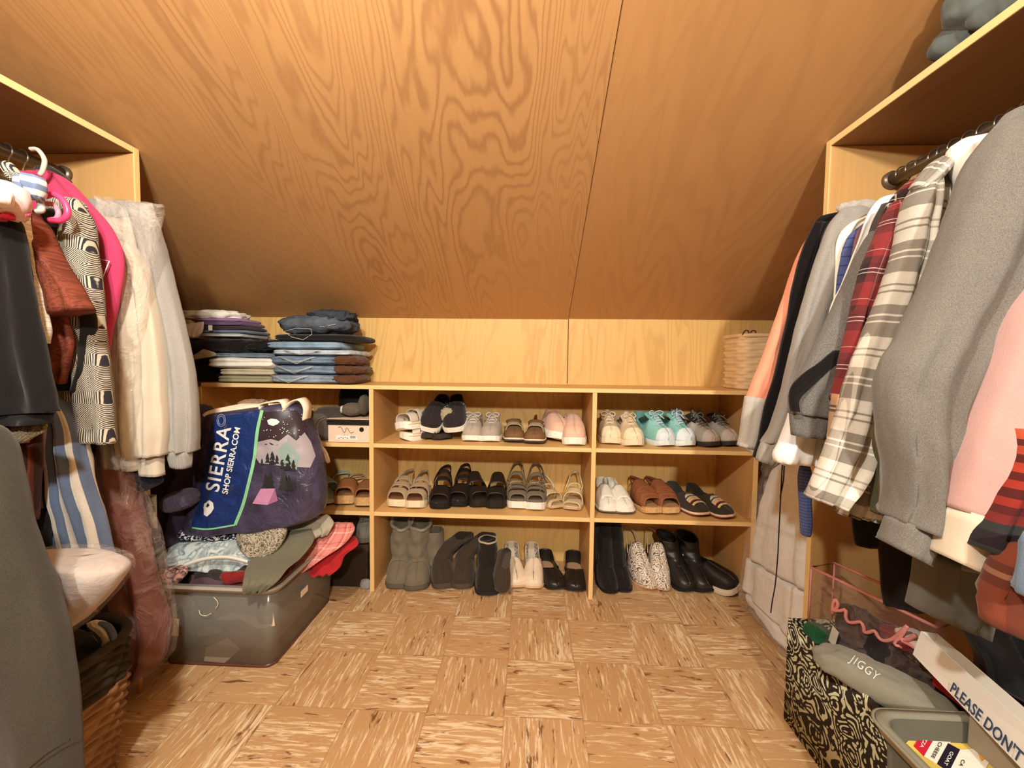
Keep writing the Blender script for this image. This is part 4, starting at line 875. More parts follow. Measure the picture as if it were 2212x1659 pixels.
for px, py, sd, lb in ((1115, 1103, 1, 'grey fisherman sandal with thick white sole, left of its pair'), (1159, 1106, -1, 'grey fisherman sandal with thick white sole, right of its pair')):
    s = sandal(lb, px, py, Z1, 0, sd, wsole, fg, [(.05, .18, .040, dict(hb=.048)), (.24, .30, .056, dict(hb=.06)), (.34, .40, .066, dict(skew=.05)), (.44, .50, .074, dict(skew=-.05)), (.56, .64, .095, dict(hb=.105))], h=.036, L=.25, heelz=.12, ins=P((126, 116, 100), .8))
    s.sole(.012, P((116, 106, 92), .7), 0, .99, 'midsole', .036)
cs = P((216, 196, 156), .65)
s = sandal('cream braided strap sandal leaning on the inner wall, left of its pair', 1206, 1102, Z1, 24, 1, P((206, 176, 138), .7), cs, [(.24, .44, .055, dict(hb=.06)), (.10, .18, .03, dict(skew=.06)), (.5, .56, .08)], h=.012, L=.22, heelz=.10, Wd=.08)
s = sandal('cream thong sandal with ankle strap, right of its pair', 1237, 1106, Z1, -9, -1, P((206, 176, 138), .7), P((226, 208, 170), .65), [(.28, .50, .06, dict(hb=.068)), (.08, .14, .028, dict(skew=.05)), (.56, .62, .085)], h=.014, L=.22, heelz=.11, Wd=.08)
# --- middle row, right cubby
for px, py, rr, sd, lb in ((1313, 1112, -4, 1, 'white leather slip-on shoe beside the divider'), (1359, 1114, 10, -1, 'white leather slip-on shoe next to the brown sandals')):
    s = Shoe('loafer', lb, 'shoe', px, py, Z1, rr, .27, .092, sd); s.sole(.010, P((120, 112, 100), .8)); s.sole(.010, wsole, 0, 1.07, 'welt', .010)
    s.upper(P((240, 236, 222), .6), .042, .078, .055, .08, .46, .14); s.insole(P((70, 74, 92), .8)); s.strap(.16, .5, .052, P((246, 242, 230), .6), .084, .72, 'apron')
bl = P((144, 88, 56), .7)
for px, py, rr, sd, lb in ((1415, 1114, 10, 1, 'brown leather cork-soled sandal with cut-outs, left of its pair'), (1458, 1114, 12, -1, 'brown leather cork-soled sandal with cut-outs, right of its pair')):
    s = Shoe('cork_sandal', lb, 'sandal', px, py, Z1, rr, .26, .092, sd); s.sole(.030, cork); s.sole(.004, P((70, 48, 34)), 0, 1.02, 'outsole'); s.h = .030; s.insole(P((190, 146, 100), .8))
    s.strap(.08, .30, .042, bl, .062, 1.05, cut=.05); s.strap(.36, .62, .072, bl, .092, 1.05); s.strap(.28, .38, .060, bl, .070, 1.06, skew=.0, sq=.35)
    s.heelstrap(bl, .07, ta=.45)
se = stripes_mat('serape_stripes', None, None, .06, [(0, (236, 196, 120)), (.15, (228, 220, 190)), (.27, (70, 130, 150)), (.35, (30, 60, 90)), (.42, (240, 236, 214)), (.55, (240, 214, 130)), (.7, (40, 34, 34)), (.82, (168, 60, 60)), (.92, (236, 226, 200))])
for px, py, rr, sd, lb in ((1520, 1119, 16, 1, 'dark espadrille with colourful striped tongue, left of its pair'), (1581, 1123, 24, -1, 'dark espadrille with colourful striped tongue, right of its pair')):
    s = Shoe('espadrille', lb, 'shoe', px, py, Z1, rr, .25, .09, sd); s.sole(.008, P((120, 50, 40), .8)); s.sole(.010, P((240, 214, 180), .7), 0, 1.06, 'sole_band', .008)
    s.upper(C_((64, 56, 46), .2, wr=.1), .036, .066, .048, .078, .46, .12); s.insole(C_((26, 22, 20)))
    o = s.upper(se, .040, .073, .05, .06, .95, .04, 'striped_panel', .13, .46, .84, .75, .003, True, .0035)
# --- bottom row, left and middle cubby (floor)
bx = empty('storage_box', 'dark brown box on the floor of the left cubby behind the clear tote', 'box', (-.78, .28, .001))
box('box_body', -.95, -.66, .175, .42, .001, .17, P((52, 38, 28), .7), bx, .004, None, True); box('lid', -.955, -.655, .17, .425, .17, .20, P((60, 44, 34), .7), bx, .003, None, True)
sneaker('grey strappy shoe standing on the dark box by the divider', 789, 1178, .20, 20, 1, C_((110, 108, 98), .2), P((90, 86, 80)), P((140, 134, 122)), L=.2, Wd=.08)
blob('rolled_sock', tuple(np.array(PY(790, 1262, .165))+np.array([0, .0, .0])), (.024, .012, .024), C_((150, 146, 146), .2), None, 8, .2, 3)
tag(bpy.data.objects['rolled_sock'], 'pale grey rolled sock on the floor beside the left divider', 'sock')
gb = C_((118, 110, 92), .12, wr=.35, fine=500)
for px, py, rr, sd, lean, lb in ((852, 1276, 3, 1, (-.004, .0), 'tall grey sheepskin boot with open fluffy top, left of its pair'), (903, 1279, 16, -1, (.012, .0), 'tall grey sheepskin boot with folded cuff, right of its pair')):
    s = Shoe('boot', lb, 'boot', px, py, 0, rr, .25, .108, sd); s.sole(.022, P((96, 90, 78), .85)); s.upper(gb, .058, .11, .12, .14, .50, .2, sq=.75, lean=.3)
    o, top = s.shaft(gb, .245 if sd > 0 else .235, .10, .11, .66, .05, lean, 1.08, thick=.010, tilt=.035 if sd > 0 else .02, wr=.012)
    rim = C_((150, 144, 128), .25, wr=1.0)
    mesh_obj('fluffy_rim', *tube_geo(top, .007, 8, True), rim, s.e)
    s.upper(C_((128, 118, 100), wr=.3), .062, .118, .12, .12, .8, .05, 'overlay', .30, .62, 1.04, .72, .003, True)
s = Shoe('boot', 'third grey sheepskin boot, only its folded cuff visible between the pairs', 'boot', 948, 1250, 0, 30, .18, .09, 1); s.sole(.02, P((90, 84, 72))); s.upper(gb, .05, .08, .09, .1, .5, .2); s.shaft(gb, .19, .085, .08, .4, .04, (0, 0), 1.1, thick=.01)
db = C_((66, 56, 46), .1, wr=.4)
for px, py, rr, sd, lb in ((956, 1276, 14, 1, 'dark brown suede boot slumped over to the right, left of its pair'), (1003, 1276, 10, -1, 'dark brown suede boot slumped over to the right, right of its pair')):
    s = Shoe('boot', lb, 'boot', px, py, 0, rr, .24, .098, sd); s.sole(.026, P((84, 72, 60), .85)); s.upper(db, .055, .095, .09, .10, .5, .2, lean=.3)
    s.shaft(db, .155, .085, .09, .62, .04, (.11, .0), 1.15, thick=.006, wr=.01, tilt=.0)
s = Shoe('boot', 'black fuzzy ankle boot with pale stitched collar sticking out over the floor', 'boot', 1048, 1291, 0, 2, .25, .10, 1); s.sole(.02, P((40, 34, 40), .8)); s.upper(C_((40, 36, 30), .2, wr=.5), .06, .10, .10, .11, .5, .2)
o, top = s.shaft(C_((38, 34, 28), .2, wr=.5), .17, .085, .085, .55, .05, (0, .02), 1.02, thick=.006)
mesh_obj('stitched_collar', *tube_geo(top, .0045, 8, True), C_((188, 176, 150), .4), s.e)
s = Shoe('slipper', 'brown grey slipper standing on its side with the sole towards the viewer', 'slipper', 1078, 1283, 0, 14, .18, .072, 1, tip=(62, 12), lift=.01); s.sole(.02, P((86, 72, 60), .85)); s.upper(db, .04, .06, .04, .05, .5, .1)
wc = P((238, 220, 194), .45, .4)
for px, py, rr, sd, lb in ((1115, 1274, 8, 1, 'ivory leather clog with patterned lining, left of its pair'), (1156, 1276, 4, -1, 'ivory leather clog with patterned lining, right of its pair')):
    s = Shoe('clog', lb, 'shoe', px, py, 0, rr, .25, .094, sd); s.sole(.014, P((224, 190, 150), .6)); s.upper(wc, .045, .088, .06, .105, .46, .10, sq=.75, lean=.08)
    s.insole(P((110, 96, 80), .7)); s.upper(contour_mat('clog_lining', (110, 104, 92), (230, 220, 198), 60, 30), -.05+.10, .085, .056, .10, .46, .1, 'lining', .56, .985, .93, .75, .002)
    tube('seam', [(s.c(.1), .014, .050), (s.c(.1), .03, .060), (s.c(.2), .05, .066)], .0012, P((150, 130, 100)), s.e)
for px, py, rr, sd, lb in ((1203, 1278, 12, 1, 'black leather flat with beige insole, left of its pair'), (1246, 1282, -2, -1, 'black leather flat with beige insole beside the divider')):
    s = Shoe('flat_shoe', lb, 'shoe', px, py, 0, rr, .26, .104, sd); s.sole(.010, P((48, 42, 42), .7)); s.upper(P((34, 30, 28), .38, .5), .040, .052, .040, .072, .40, .1, lean=.02); s.insole(P((196, 160, 124), .6), .004)
# --- bottom row, right cubby
bs = C_((30, 27, 24), .1, wr=.4)
for px, py, rr, sd, ln, lb in ((1318, 1287, 0, 1, -.006, 'tall black suede boot against the divider, left of its pair'), (1356, 1284, 8, -1, -.03, 'tall black suede boot, right of its pair')):
    s = Shoe('boot', lb, 'boot', px, py, 0, rr, .26, .085, sd, point=.3); s.sole(.014, P((30, 26, 24)), .02, thin_arch=True); s.upper(bs, .048, .10, .10, .11, .50, .2, lean=.3)
    s.shaft(bs, .262, .078, .10, .66, .05, (ln, 0), 1.15, thick=.005)
    tube('zip', [(s.side*-.03, .10, .08), (s.side*-.036, .13, .15)], .0015, P((90, 86, 80), .3, .5, .6), s.e)
tw = contour_mat('tooled_white_leather', (112, 92, 76), (236, 224, 206), 34, 24, False, .40, 1.1, rough=.5, soft=.05)
for px, py, rr, sd, lb in ((1410, 1278, 16, 1, 'white pointed mule with tooled scroll pattern and slingback, left of its pair'), (1442, 1281, 4, -1, 'white pointed mule with tooled scroll pattern and slingback, right of its pair')):
    s = Shoe('mule', lb, 'shoe', px, py, 0, rr, .26, .09, sd, None, point=.55); s.sole(.008, P((214, 170, 130), .6), .03, thin_arch=True)
    o = s.upper(tw, .042, .165, .14, .15, .50, .10, tb=.62, ta=.003, sq=.72, lean=.4); s.insole(P((150, 96, 60), .7)); s.heelstrap(P((226, 206, 180)), .155, ta=.60, wide=.006)
bk = P((32, 29, 26), .42, .5)
for px, py, rr, sd, lb in ((1488, 1283, 10, 1, 'black leather ankle boot with a buckle, left of its pair'), (1532, 1284, 10, -1, 'black leather ankle boot, right of its pair')):
    s = Shoe('ankle_boot', lb, 'boot', px, py, 0, rr, .27, .098, sd); s.sole(.016, P((28, 25, 24), .7), .02, thin_arch=True); s.upper(bk, .052, .11, .10, .12, .50, .2, lean=.3)
    s.shaft(bk, .158, .09, .10, .64, .05, (-.02 if sd > 0 else -.01, 0), 1.08, thick=.005, tilt=.012)
    if sd > 0: mesh_obj('buckle', *tube_geo([(.03, .11, .12), (.036, .112, .12), (.036, .112, .13), (.03, .11, .13)], .002, 6, True), P((190, 176, 140), .25, .5, .9), s.e)
s = Shoe('slip_on_sneaker', 'black slip-on with thick white sole leaning behind the white plastic bundle', 'shoe', 1592, 1292, 0, 32, .26, .10, 1, tip=(0, -14), lift=.014); s.sole(.032, P((238, 228, 206), .6)); s.upper(blackL, .05, .08, .06, .08, .5, .14); s.insole(P((170, 160, 150)))
s = Shoe('slip_on_sneaker', 'black shoe at the right end of the bottom row, mostly hidden by plastic', 'shoe', 1640, 1278, 0, 20, .22, .09, 1, dy=.05); s.sole(.02, P((238, 228, 206), .6)); s.upper(blackL, .05, .08, .06, .12, .5, .14)

# ---------------------------------------------------------------- helpers for prints and flat things
from mathutils.bvhtree import BVHTree
def bvh_of(*objs):
    V = []; F = []
    for o in objs:
        b = len(V); M = (o.parent.matrix_basis @ o.matrix_parent_inverse if o.parent else Matrix.Identity(4)) @ o.matrix_basis
        V += [M @ v.co for v in o.data.vertices]; F += [[i+b for i in p.vertices] for p in o.data.polygons]
    t = BVHTree.FromPolygons(V, F)
    def hit(px, py, off=.0015):
        d = Vector(ray(px, py)); c = Vector(CAM); loc, nrm, ix, dist = t.ray_cast(c, d)
        if loc is None: return None
        return np.array(loc) - np.array(d)*off
    return hit
def decal(name, pts, hit, mat, parent, off=.0015, cuts=2, lab=None):
    bm = bmesh.new(); f = bm.faces.new([bm.verts.new((x, y, 0)) for x, y in pts])
    bmesh.ops.triangulate(bm, faces=[f]); 
    for _ in range(cuts): bmesh.ops.subdivide_edges(bm, edges=bm.edges[:], cuts=1, use_grid_fill=True); bmesh.ops.triangulate(bm, faces=bm.faces[:])
    last = None
    for v in bm.verts:
        h = hit(v.co.x, v.co.y, off)
        if h is None: h = last if last is not None else PY(v.co.x, v.co.y, -.2)
        last = h
        v.co = Vector(h)
    o = bm_obj(name, bm, mat, parent, True, True)
    if lab: o['label'] = lab
    return o
def ribbon(name, pts, wv, mat, parent=None, thick=.003, n=30, world=True):
    P_ = catmull(pts, n); wv = np.array(wv, float); V = []; F = []
    for i, p in enumerate(P_):
        w = wv if wv.ndim == 1 else wv[0]+(wv[1]-wv[0])*i/(n-1)
        V += [p-w/2, p+w/2]
    for i in range(n-1): F.append((2*i, 2*i+1, 2*i+3, 2*i+2))
    o = mesh_obj(name, V, F, mat, parent, None, True, world); md = o.modifiers.new('thick', 'SOLIDIFY'); md.thickness = thick; md.offset = 0
    return o
def rayplane(px, py, A, n):
    d = ray(px, py); t = ((np.array(A)-CAM)@n)/(d@n); return CAM+d*t
def tray(name, x0, x1, y0, y1, z0, z1, wall, mat, parent, flare=0.0, M=None, rad=.03, rim=None, seg=6, ring_only=False):
    """open container with rounded corners"""
    V = []; F = []
    def ring(xa, xb, ya, yb, z, r):
        out = []
        for cx, cy, a0 in ((xb-r, yb-r, 0), (xa+r, yb-r, 90), (xa+r, ya+r, 180), (xb-r, ya+r, 270)):
            for k in range(seg+1):
                a = R(a0+90*k/seg); out.append((cx+r*cos(a), cy+r*sin(a), z))
        return out
    rings = [ring(x0, x1, y0, y1, z0, rad), ring(x0-flare, x1+flare, y0-flare, y1+flare, z1, rad),
             ring(x0-flare+wall, x1+flare-wall, y0-flare+wall, y1+flare-wall, z1, rad), ring(x0+wall, x1-wall, y0+wall, y1-wall, z0+wall, rad)]
    m = len(rings[0])
    for r in rings: V += [Vector(p) for p in r]
    for i in range(3):
        for k in range(m): F.append((i*m+k, i*m+(k+1) % m, (i+1)*m+(k+1) % m, (i+1)*m+k))
    if ring_only: F += [(3*m+k, 3*m+(k+1) % m, (k+1) % m, k) for k in range(m)]
    else: F.append(tuple(range(m))[::-1]); F.append(tuple(3*m+k for k in range(m)))
    if M is not None: V = [M @ v for v in V]
    o = mesh_obj(name, V, F, mat, parent, None, False, True)
    for p in o.data.polygons: p.use_smooth = len(p.vertices) == 4
    if rim:
        rp = ring(x0-flare-rim, x1+flare+rim, y0-flare-rim, y1+flare+rim, z1-.004, rad+rim)
        if M is not None: rp = [M @ Vector(p) for p in rp]
        mesh_obj('rim_bead', *tube_geo(rp, rim, 8, True), mat, parent, None, True, True)
    return o
def weave(name, cx, cy, hx, hy, z0, z1, mat, parent, taper=.9, rows=22, cols=60, amp=.0035, rr=.3, sk=0.0, pw=.5, world=True):
    V = []; F = []; nu, nv = cols*4, rows*4
    for j in range(nv+1):
        f = j/nv; k = taper+(1-taper)*f
        for i in range(nu):
            a = 2*pi*i/nu; ca, sa = cos(a), sin(a)
            x = math.copysign(abs(ca)**pw, ca)*hx*k; y = math.copysign(abs(sa)**pw, sa)*hy*k
            ph = pi*(i/4.0+sk*j/4.0); row = int(j/4)
            d = amp*(sin(ph+(pi if row % 2 else 0)))*1.0 + amp*.9*abs(sin(pi*j/4.0))
            n = Vector((x/hx, y/hy, 0)).normalized()
            V.append((cx+x+n.x*d, cy+y+n.y*d, z0+(z1-z0)*f))
    for j in range(nv):
        for i in range(nu): a0 = j*nu+i; a1 = j*nu+(i+1) % nu; F.append((a0, a1, a1+nu, a0+nu))
    F.append(tuple(range(nu))[::-1])
    o = mesh_obj(name, V, F, mat, parent, None, True, world); md = o.modifiers.new('thick', 'SOLIDIFY'); md.thickness = .004; md.offset = -1
    return o

# ---------------------------------------------------------------- folded clothes on the top shelf
def denim(c, w=.5): 
    s = NT('denim_'+str(c)); o = s.obj(); a = s.noise(o, 420, 2, .7); b = s.noise(s.mapping(o, (1, 1, 1)), 14, 4, .7)
    cc = srgb(c); col = s.mix(s.ramp(b, [(.35, 0.), (.7, 1.)]), tuple(v*.85 for v in cc), tuple(min(1, v*1.7) for v in cc)); col = s.mix(s.math('MULTIPLY', a, .35), col, tuple(v*.5 for v in cc))
    return s.fin(col, .9, s.bump(a, .3, .001, s.bump(b, w, .012)), .15)
stitch = P((206, 204, 196), .8)
jx0, jx1 = -1.095, -.730
zz = Z3+.0012
jl = [((134, 148, 162), .042, 0, 'faded blue jeans, bottom of the right-hand stack'), ((120, 136, 152), .042, .012, 'mid blue jeans, second from the bottom of the stack'),
      ((112, 128, 146), .042, -.004, 'blue jeans with V-stitched pocket, third from the bottom'), ((184, 194, 200), .028, .01, 'very pale blue jeans in a thin layer of the stack'),
      ((134, 154, 172), .036, -.03, 'light blue jeans just below the black pair')]
brownc = C_((96, 62, 40), .2, wr=1.0)
for i, (c, h, dx, lb) in enumerate(jl):
    e = empty('folded_jeans', lb, 'jeans', ((jx0+jx1)/2, .30, zz))
    folded('legs', None, None, jx0+dx*.6, jx1-.02+dx, zz, zz+h-.001, .158+.004*(i % 2), .455, denim(c), i*3+1, 2, parent=e)
    y_ = .1535
    if i != 4:
        cx = [-1.01, -.985, -.975, -.955][i] if i < 4 else -.97
        for o_ in (0, .010):
            tube('pocket_stitching', [(cx-.075+o_, y_-.001, zz+h*.88), (cx-.03+o_, y_-.004, zz+h*.45), (cx+.01, y_-.006, zz+h*.10+o_*.6), (cx+.05-o_, y_-.004, zz+h*.5), (cx+.095-o_, y_-.001, zz+h*.85)], .0011, stitch, e, 5, False, True)
    if i in (0, 1, 2):
        blob('brown_lining', (jx1-.035, .25, zz+h/2), (.052, .10, h*.52), brownc, e, i+2, .18, 4, .6)
    zz += h
folded('folded_trousers', 'black trousers folded between the blue and the dark denim', 'trousers', -1.08, -.715, zz, zz+.032, .165, .43, C_((34, 32, 32), wr=.8), 9, 2); zz += .032
e = empty('folded_jeans', 'dark blue jeans bundled on top of the jeans stack', 'jeans', (-.92, .29, zz))
ddn = denim((84, 92, 102), .8)
blob('legs', (-.935, .29, zz+.046), (.165, .115, .048), ddn, e, 3, .22, 2.6, .75, flat=-.046)
blob('waistband', (-.86, .28, zz+.085), (.105, .08, .030), denim((58, 62, 70), .8), e, 6, .4, 4, .8)
tube('pocket_stitching', [tuple(PY(*q, .168)) for q in ((614, 716), (640, 709), (672, 711), (674, 722), (655, 734), (630, 728), (614, 716))], .0012, stitch, e, 5, False, True)
tube('waistband_stitching', [tuple(PY(*q, .185)) for q in ((645, 697), (668, 708), (700, 706), (725, 700))], .0012, stitch, e, 5, False, True)
# left stack
z0 = Z3+.0012
folded('folded_trousers', 'olive khaki trousers at the very bottom of the left stack', 'trousers', -1.345, -1.10, z0, z0+.032, .16, .44, C_((160, 154, 122), wr=.9), 21, 1)
folded('folded_trousers', 'pale khaki trousers above the olive pair', 'trousers', -1.340, -1.09, z0+.032, z0+.064, .165, .44, C_((196, 184, 158), wr=.9), 22, 1)
folded('folded_trousers', 'white trousers folded beside the blue jeans', 'trousers', -1.385, -1.09, z0+.064, z0+.112, .155, .44, C_((240, 234, 220), wr=.9), 23, 1)
folded('folded_jeans', 'thin blue jeans fold above the white trousers', 'jeans', -1.37, -1.10, z0+.112, z0+.135, .175, .44, denim((116, 128, 140)), 24, 1)
bb = C_((24, 21, 20), wr=1.0)
e = empty('folded_clothes', 'heap of black clothes reaching from the shelf up the left side', 'clothes', (-1.46, .3, z0))
blob('black_top', (-1.50, .30, z0+.066), (.115, .13, .07), bb, e, 11, .14, 3, .6, flat=-.066)
blob('black_top', (-1.36, .27, z0+.165), (.20, .11, .036), bb, e, 12, .2, 4, .7)
blob('black_sleeve', (-1.16, .25, z0+.168), (.09, .08, .028), bb, e, 13, .35, 5, .8)
o = loft('beige_hem', [(411, 773, 440, 754), (412, 776, 465, 762), (413, 778, 466, 769)], .14, C_((168, 154, 128)), e, th=.006, fold=.002); 
z1 = z0+.205
folded('folded_shirt', 'white and grey shirt at the bottom of the small top stack', 'shirt', -1.46, -1.245, z1, z1+.018, .18, .40, C_((196, 196, 196), wr=.8), 31, 1)
folded('folded_shirt', 'blue grey shirt in the small top stack', 'shirt', -1.45, -1.235, z1+.018, z1+.034, .18, .40, C_((112, 126, 148), wr=.8), 32, 1)
folded('folded_shirt', 'dark brown grey shirt below the purple ones', 'shirt', -1.49, -1.24, z1+.034, z1+.052, .185, .38, C_((66, 56, 56), wr=.8), 33, 1)
folded('folded_shirt', 'plum purple shirt with a pale paper tag', 'shirt', -1.47, -1.25, z1+.052, z1+.072, .185, .38, C_((112, 84, 118), wr=.8), 34, 1)
folded('folded_shirt', 'lilac pink shirt just below the white one', 'shirt', -1.46, -1.262, z1+.072, z1+.088, .19, .37, C_((164, 124, 164), wr=.8), 35, 1)
e = empty('folded_shirt', 'white t-shirt on top of the small stack at the left', 'shirt', (-1.42, .27, z1+.09))
blob('white_tee', (-1.435, .275, z1+.103), (.14, .085, .024), C_((240, 236, 222), wr=1.0), e, 17, .3, 3, .7)
loft('hanging_part', [(398, 700, 440, 695), (396, 712, 438, 715), (402, 722, 432, 724), (415, 728, 425, 730)], .165, C_((232, 228, 216), wr=.8), e, th=.012, fold=.005)
box('paper_tag', 0, .018, 0, .001, 0, .024, P((240, 238, 230)), e, 0, Matrix.Translation(PY(450, 714, .168)), True)

# ---------------------------------------------------------------- wicker basket on the shelf
e = empty('wicker_basket', 'pale woven splint basket with dark rim loops at the right end of the shelf', 'basket', (1.10, .31, Z3))
wk = plain((232, 204, 160), .7, .2, grain=.12, gscale=25)
weave('basket_body', 1.105, .31, .125, .10, Z3+.0012, Z3+.235, wk, e, .96, 15, 11, .004, pw=.45)
V = [];
rp = [(1.105+math.copysign(abs(cos(a))**.45, cos(a))*.127, .31+math.copysign(abs(sin(a))**.45, sin(a))*.102, Z3+.238) for a in np.linspace(0, 2*pi, 61)[:-1]]
V, F = tube_geo(rp, .009, 10, True); V = [v*1 for v in V]
mesh_obj('rim', V, F, wk, e, None, True, True)
tubes('rim_loops', [catmull([(.985+k*.03, .225, Z3+.238), (.992+k*.03, .22, Z3+.256), (1.006+k*.03, .22, Z3+.258), (1.012+k*.03, .222, Z3+.24)], 10) for k in range(2)], .003, P((84, 48, 34)), e, 6, True)

# ---------------------------------------------------------------- shoe box, cap and slippers in the left cubby
e = empty('shoe_box', 'pale pink shoe box with black lid, a script logo and a round finger hole', 'box', (-.76, .22, Z2))
xa, xb = PY(706, 940, .156)[0], -.6435
box('box_body', xa+.004, xb, .160, .34, Z2+.001, Z2+.080, P((244, 214, 190), .6, grain=.01), e, .001, None, True)
lb_ = box('lid', xa, xb+.001, .156, .344, Z2+.078, Z2+.103, P((34, 32, 28), .5), e, .001, None, True); lb_['label'] = 'black lid'
box('lid_top', xa, xb+.001, .156, .344, Z2+.1031, Z2+.1055, P((236, 206, 176), .6), e, .0005, None, True)
ink = P((40, 28, 24), .6); bxf = lambda px, py: PY(px, py, .1590)
tubes('logo', [catmull([bxf(*q) for q in ((731, 924), (736, 922), (744, 935), (749, 924), (757, 935), (764, 933))], 16)], .0010, ink, e, 5, True)
tubes('logo_word', [catmull([bxf(*q) for q in ((738, 940), (741, 943), (744, 939), (747, 943), (751, 940), (755, 943), (759, 941), (764, 942))], 30)], .0006, ink, e, 5, True)
V, F = tube_geo([bxf(781, 928)+np.array([0, -.0005, 0]), bxf(781, 928)+np.array([0, .0008, 0])], .0105, 20); mesh_obj('finger_hole', V, F, P((30, 20, 18)), e, None, False, True)
bm = bmesh.new(); a = bxf(726, 948); b = bxf(771, 940); add_box(bm, a[0], b[0], .1585, .1605, a[2]-.002, b[2]-.002); bm_obj('size_label', bm, P((250, 246, 238)), e, False, True)
bm = bmesh.new()
for k in range(9):
    a = bxf(757+k*1.3, 947); add_box(bm, a[0], a[0]+.0013, .1578, .1586, a[2], a[2]+.011)
for k in range(5):
    a = bxf(731+k*4.5, 947-(k % 2)*1.5); add_box(bm, a[0], a[0]+.006, .1578, .1586, a[2], a[2]+.0025)
bm_obj('label_print', bm, ink, e, False, True)
e = empty('slipper', 'fuzzy grey brown slipper lying on the shoe box', 'slipper', tuple(PY(761, 886, .22)))
blob('upper', tuple(PY(762, 884, .22)), (.046, .05, .029), C_((104, 94, 80), .4, wr=.8, fine=300), e, 1, .12, 4, .9); blob('white_lining', tuple(PY(743, 884, .205)), (.013, .02, .017), C_((214, 206, 196)), e, 2, .2, 4)
e = empty('slipper', 'fuzzy grey slipper standing upright against the divider', 'slipper', tuple(PY(787, 875, .22)))
blob('upper', tuple(PY(787, 874, .22)), (.019, .045, .044), C_((92, 86, 72), .4, wr=.8, fine=300), e, 3, .12, 4, .9)
e = empty('handbag', 'black bag in the back of the left cubby above the shoe box', 'bag', tuple(PY(770, 860, .36)))
blob('bag_body', tuple(PY(772, 868, .38)), (.085, .05, .085), P((30, 25, 22), .6), e, 4, .12, 3, .6)
e = empty('baseball_hat', 'grey baseball cap tilted with its brim towards the viewer', 'cap', tuple(PY(700, 920, .22)))
capm = C_((88, 80, 72), .15, wr=.5)
blob('crown', tuple(PY(718, 903, .26)), (.085, .08, .055), C_((70, 62, 56), .15), e, 5, .12, 2.5, .8)
M3 = Matrix.Rotation(R(-28), 3, 'Y')
blob('brim', tuple(PY(692, 922, .185)), (.052, .010, .062), capm, e, 6, .08, 3, .9, rot=M3)
for k in (0, 1): tubes('brim_stitching', [catmull([PY(*q, .168) for q in ((682+k*6, 940-k*4), (679+k*7, 925), (684+k*7, 908+k*2), (700+k*3, 899+k*4))], 14)], .0008, P((160, 150, 136)), e, 5, True)
blob('crumpled_cloth', tuple(PY(667, 915, .19)), (.022, .03, .07), C_((206, 198, 190), wr=1.0), None, 7, .4, 5)
tag(bpy.data.objects['crumpled_cloth'], 'pale crumpled cloth between the grey cap and the blue bag', 'cloth')
o = loft('white_cloth', [(672, 955, 688, 958), (680, 966, 700, 968), (690, 978, 708, 980), (700, 990, 712, 994), (708, 998, 711, 1000)], .10, C_((244, 240, 232), wr=.8), None, th=.010, fold=.004)
tag(o, 'white cloth end dangling over the shelf edge beside the bag', 'cloth')

# ---------------------------------------------------------------- clear tote with clothes, left
e = empty('storage_tote', 'large smoky clear plastic tote overflowing with clothes on the floor', 'storage bin', (-.97, -.11, 0))
tm = clear_mat('smoky_plastic', (150, 147, 138), .52, .16, 0)
tray('tub', -1.165, -.785, -.318, .085, .001, .292, .003, tm, e, .022, None, .035)
rimm = clear_mat('smoky_plastic_rim', (190, 184, 172), .75, .25, 0)
tray('rim', -1.196, -.754, -.349, .116, .270, .293, .004, rimm, e, .006, None, .04, .004, ring_only=True)
tray('base_lip', -1.166, -.784, -.319, .086, .0006, .010, .003, clear_mat('reddish_base', (110, 64, 56), .8, .3, 0), e, 0, None, .035)
box('label_sticker', 0, .001, 0, .045, 0, .022, P((226, 212, 186)), e, 0, Matrix.Translation(PX(650, 1291, -.752)) @ Matrix.Rotation(R(0), 4, 'Z'), True)
tubes('embossed_ring', [catmull([PY(*q, -.345) for q in pts_], 12) for pts_ in (((430, 1318), (434, 1328), (446, 1330), (456, 1325)), ((462, 1290), (470, 1300), (470, 1308), (465, 1314)))], .0012, P((230, 220, 204), .3, .6), e, 5, True)
ins_ = [((-.975, -.12, .105), (.160, .160, .10), (112, 108, 98), 'dark grey clothes packed in the bottom of the clear tote', 41), ((-1.04, -.14, .235), (.10, .14, .045), (96, 72, 84), 'mauve cloth inside the tote on the left', 42),
        ((-.89, -.15, .232), (.085, .13, .04), (150, 70, 62), 'red cloth seen through the front corner of the tote', 43)]
for c, sz, col, lb, sd in ins_:
    o = blob('packed_clothes', c, sz, C_(col, .1, wr=1.2), None, sd, .10, 3, .5, flat=-sz[2]); tag(o, lb, 'clothes')
for pts_, col, lb in ((((445, 1400), (492, 1378), (520, 1402), (485, 1432), (440, 1428)), (214, 202, 180), 'pale paper piece seen low through the tote front'),
                      (((425, 1366), (452, 1352), (480, 1358), (478, 1368), (448, 1372), (430, 1376)), (196, 176, 154), 'pale cloth scrap seen through the tote front'),
                      (((465, 1336), (500, 1324), (552, 1332), (560, 1350), (588, 1348), (590, 1320), (594, 1352), (556, 1358), (520, 1338), (470, 1340)), (222, 206, 170), 'cream edge strip seen through the tote front')):
    V = [PY(x, y, -.317) for x, y in pts_]+[PY(x, y, -.314) for x, y in pts_]; n = len(pts_)
    o = mesh_obj('cloth_scrap', V, [tuple(range(n)), tuple(range(2*n-1, n-1, -1))]+[(i, (i+1) % n, n+(i+1) % n, n+i) for i in range(n)], C_(col), None, None, False); tag(o, lb, 'cloth')
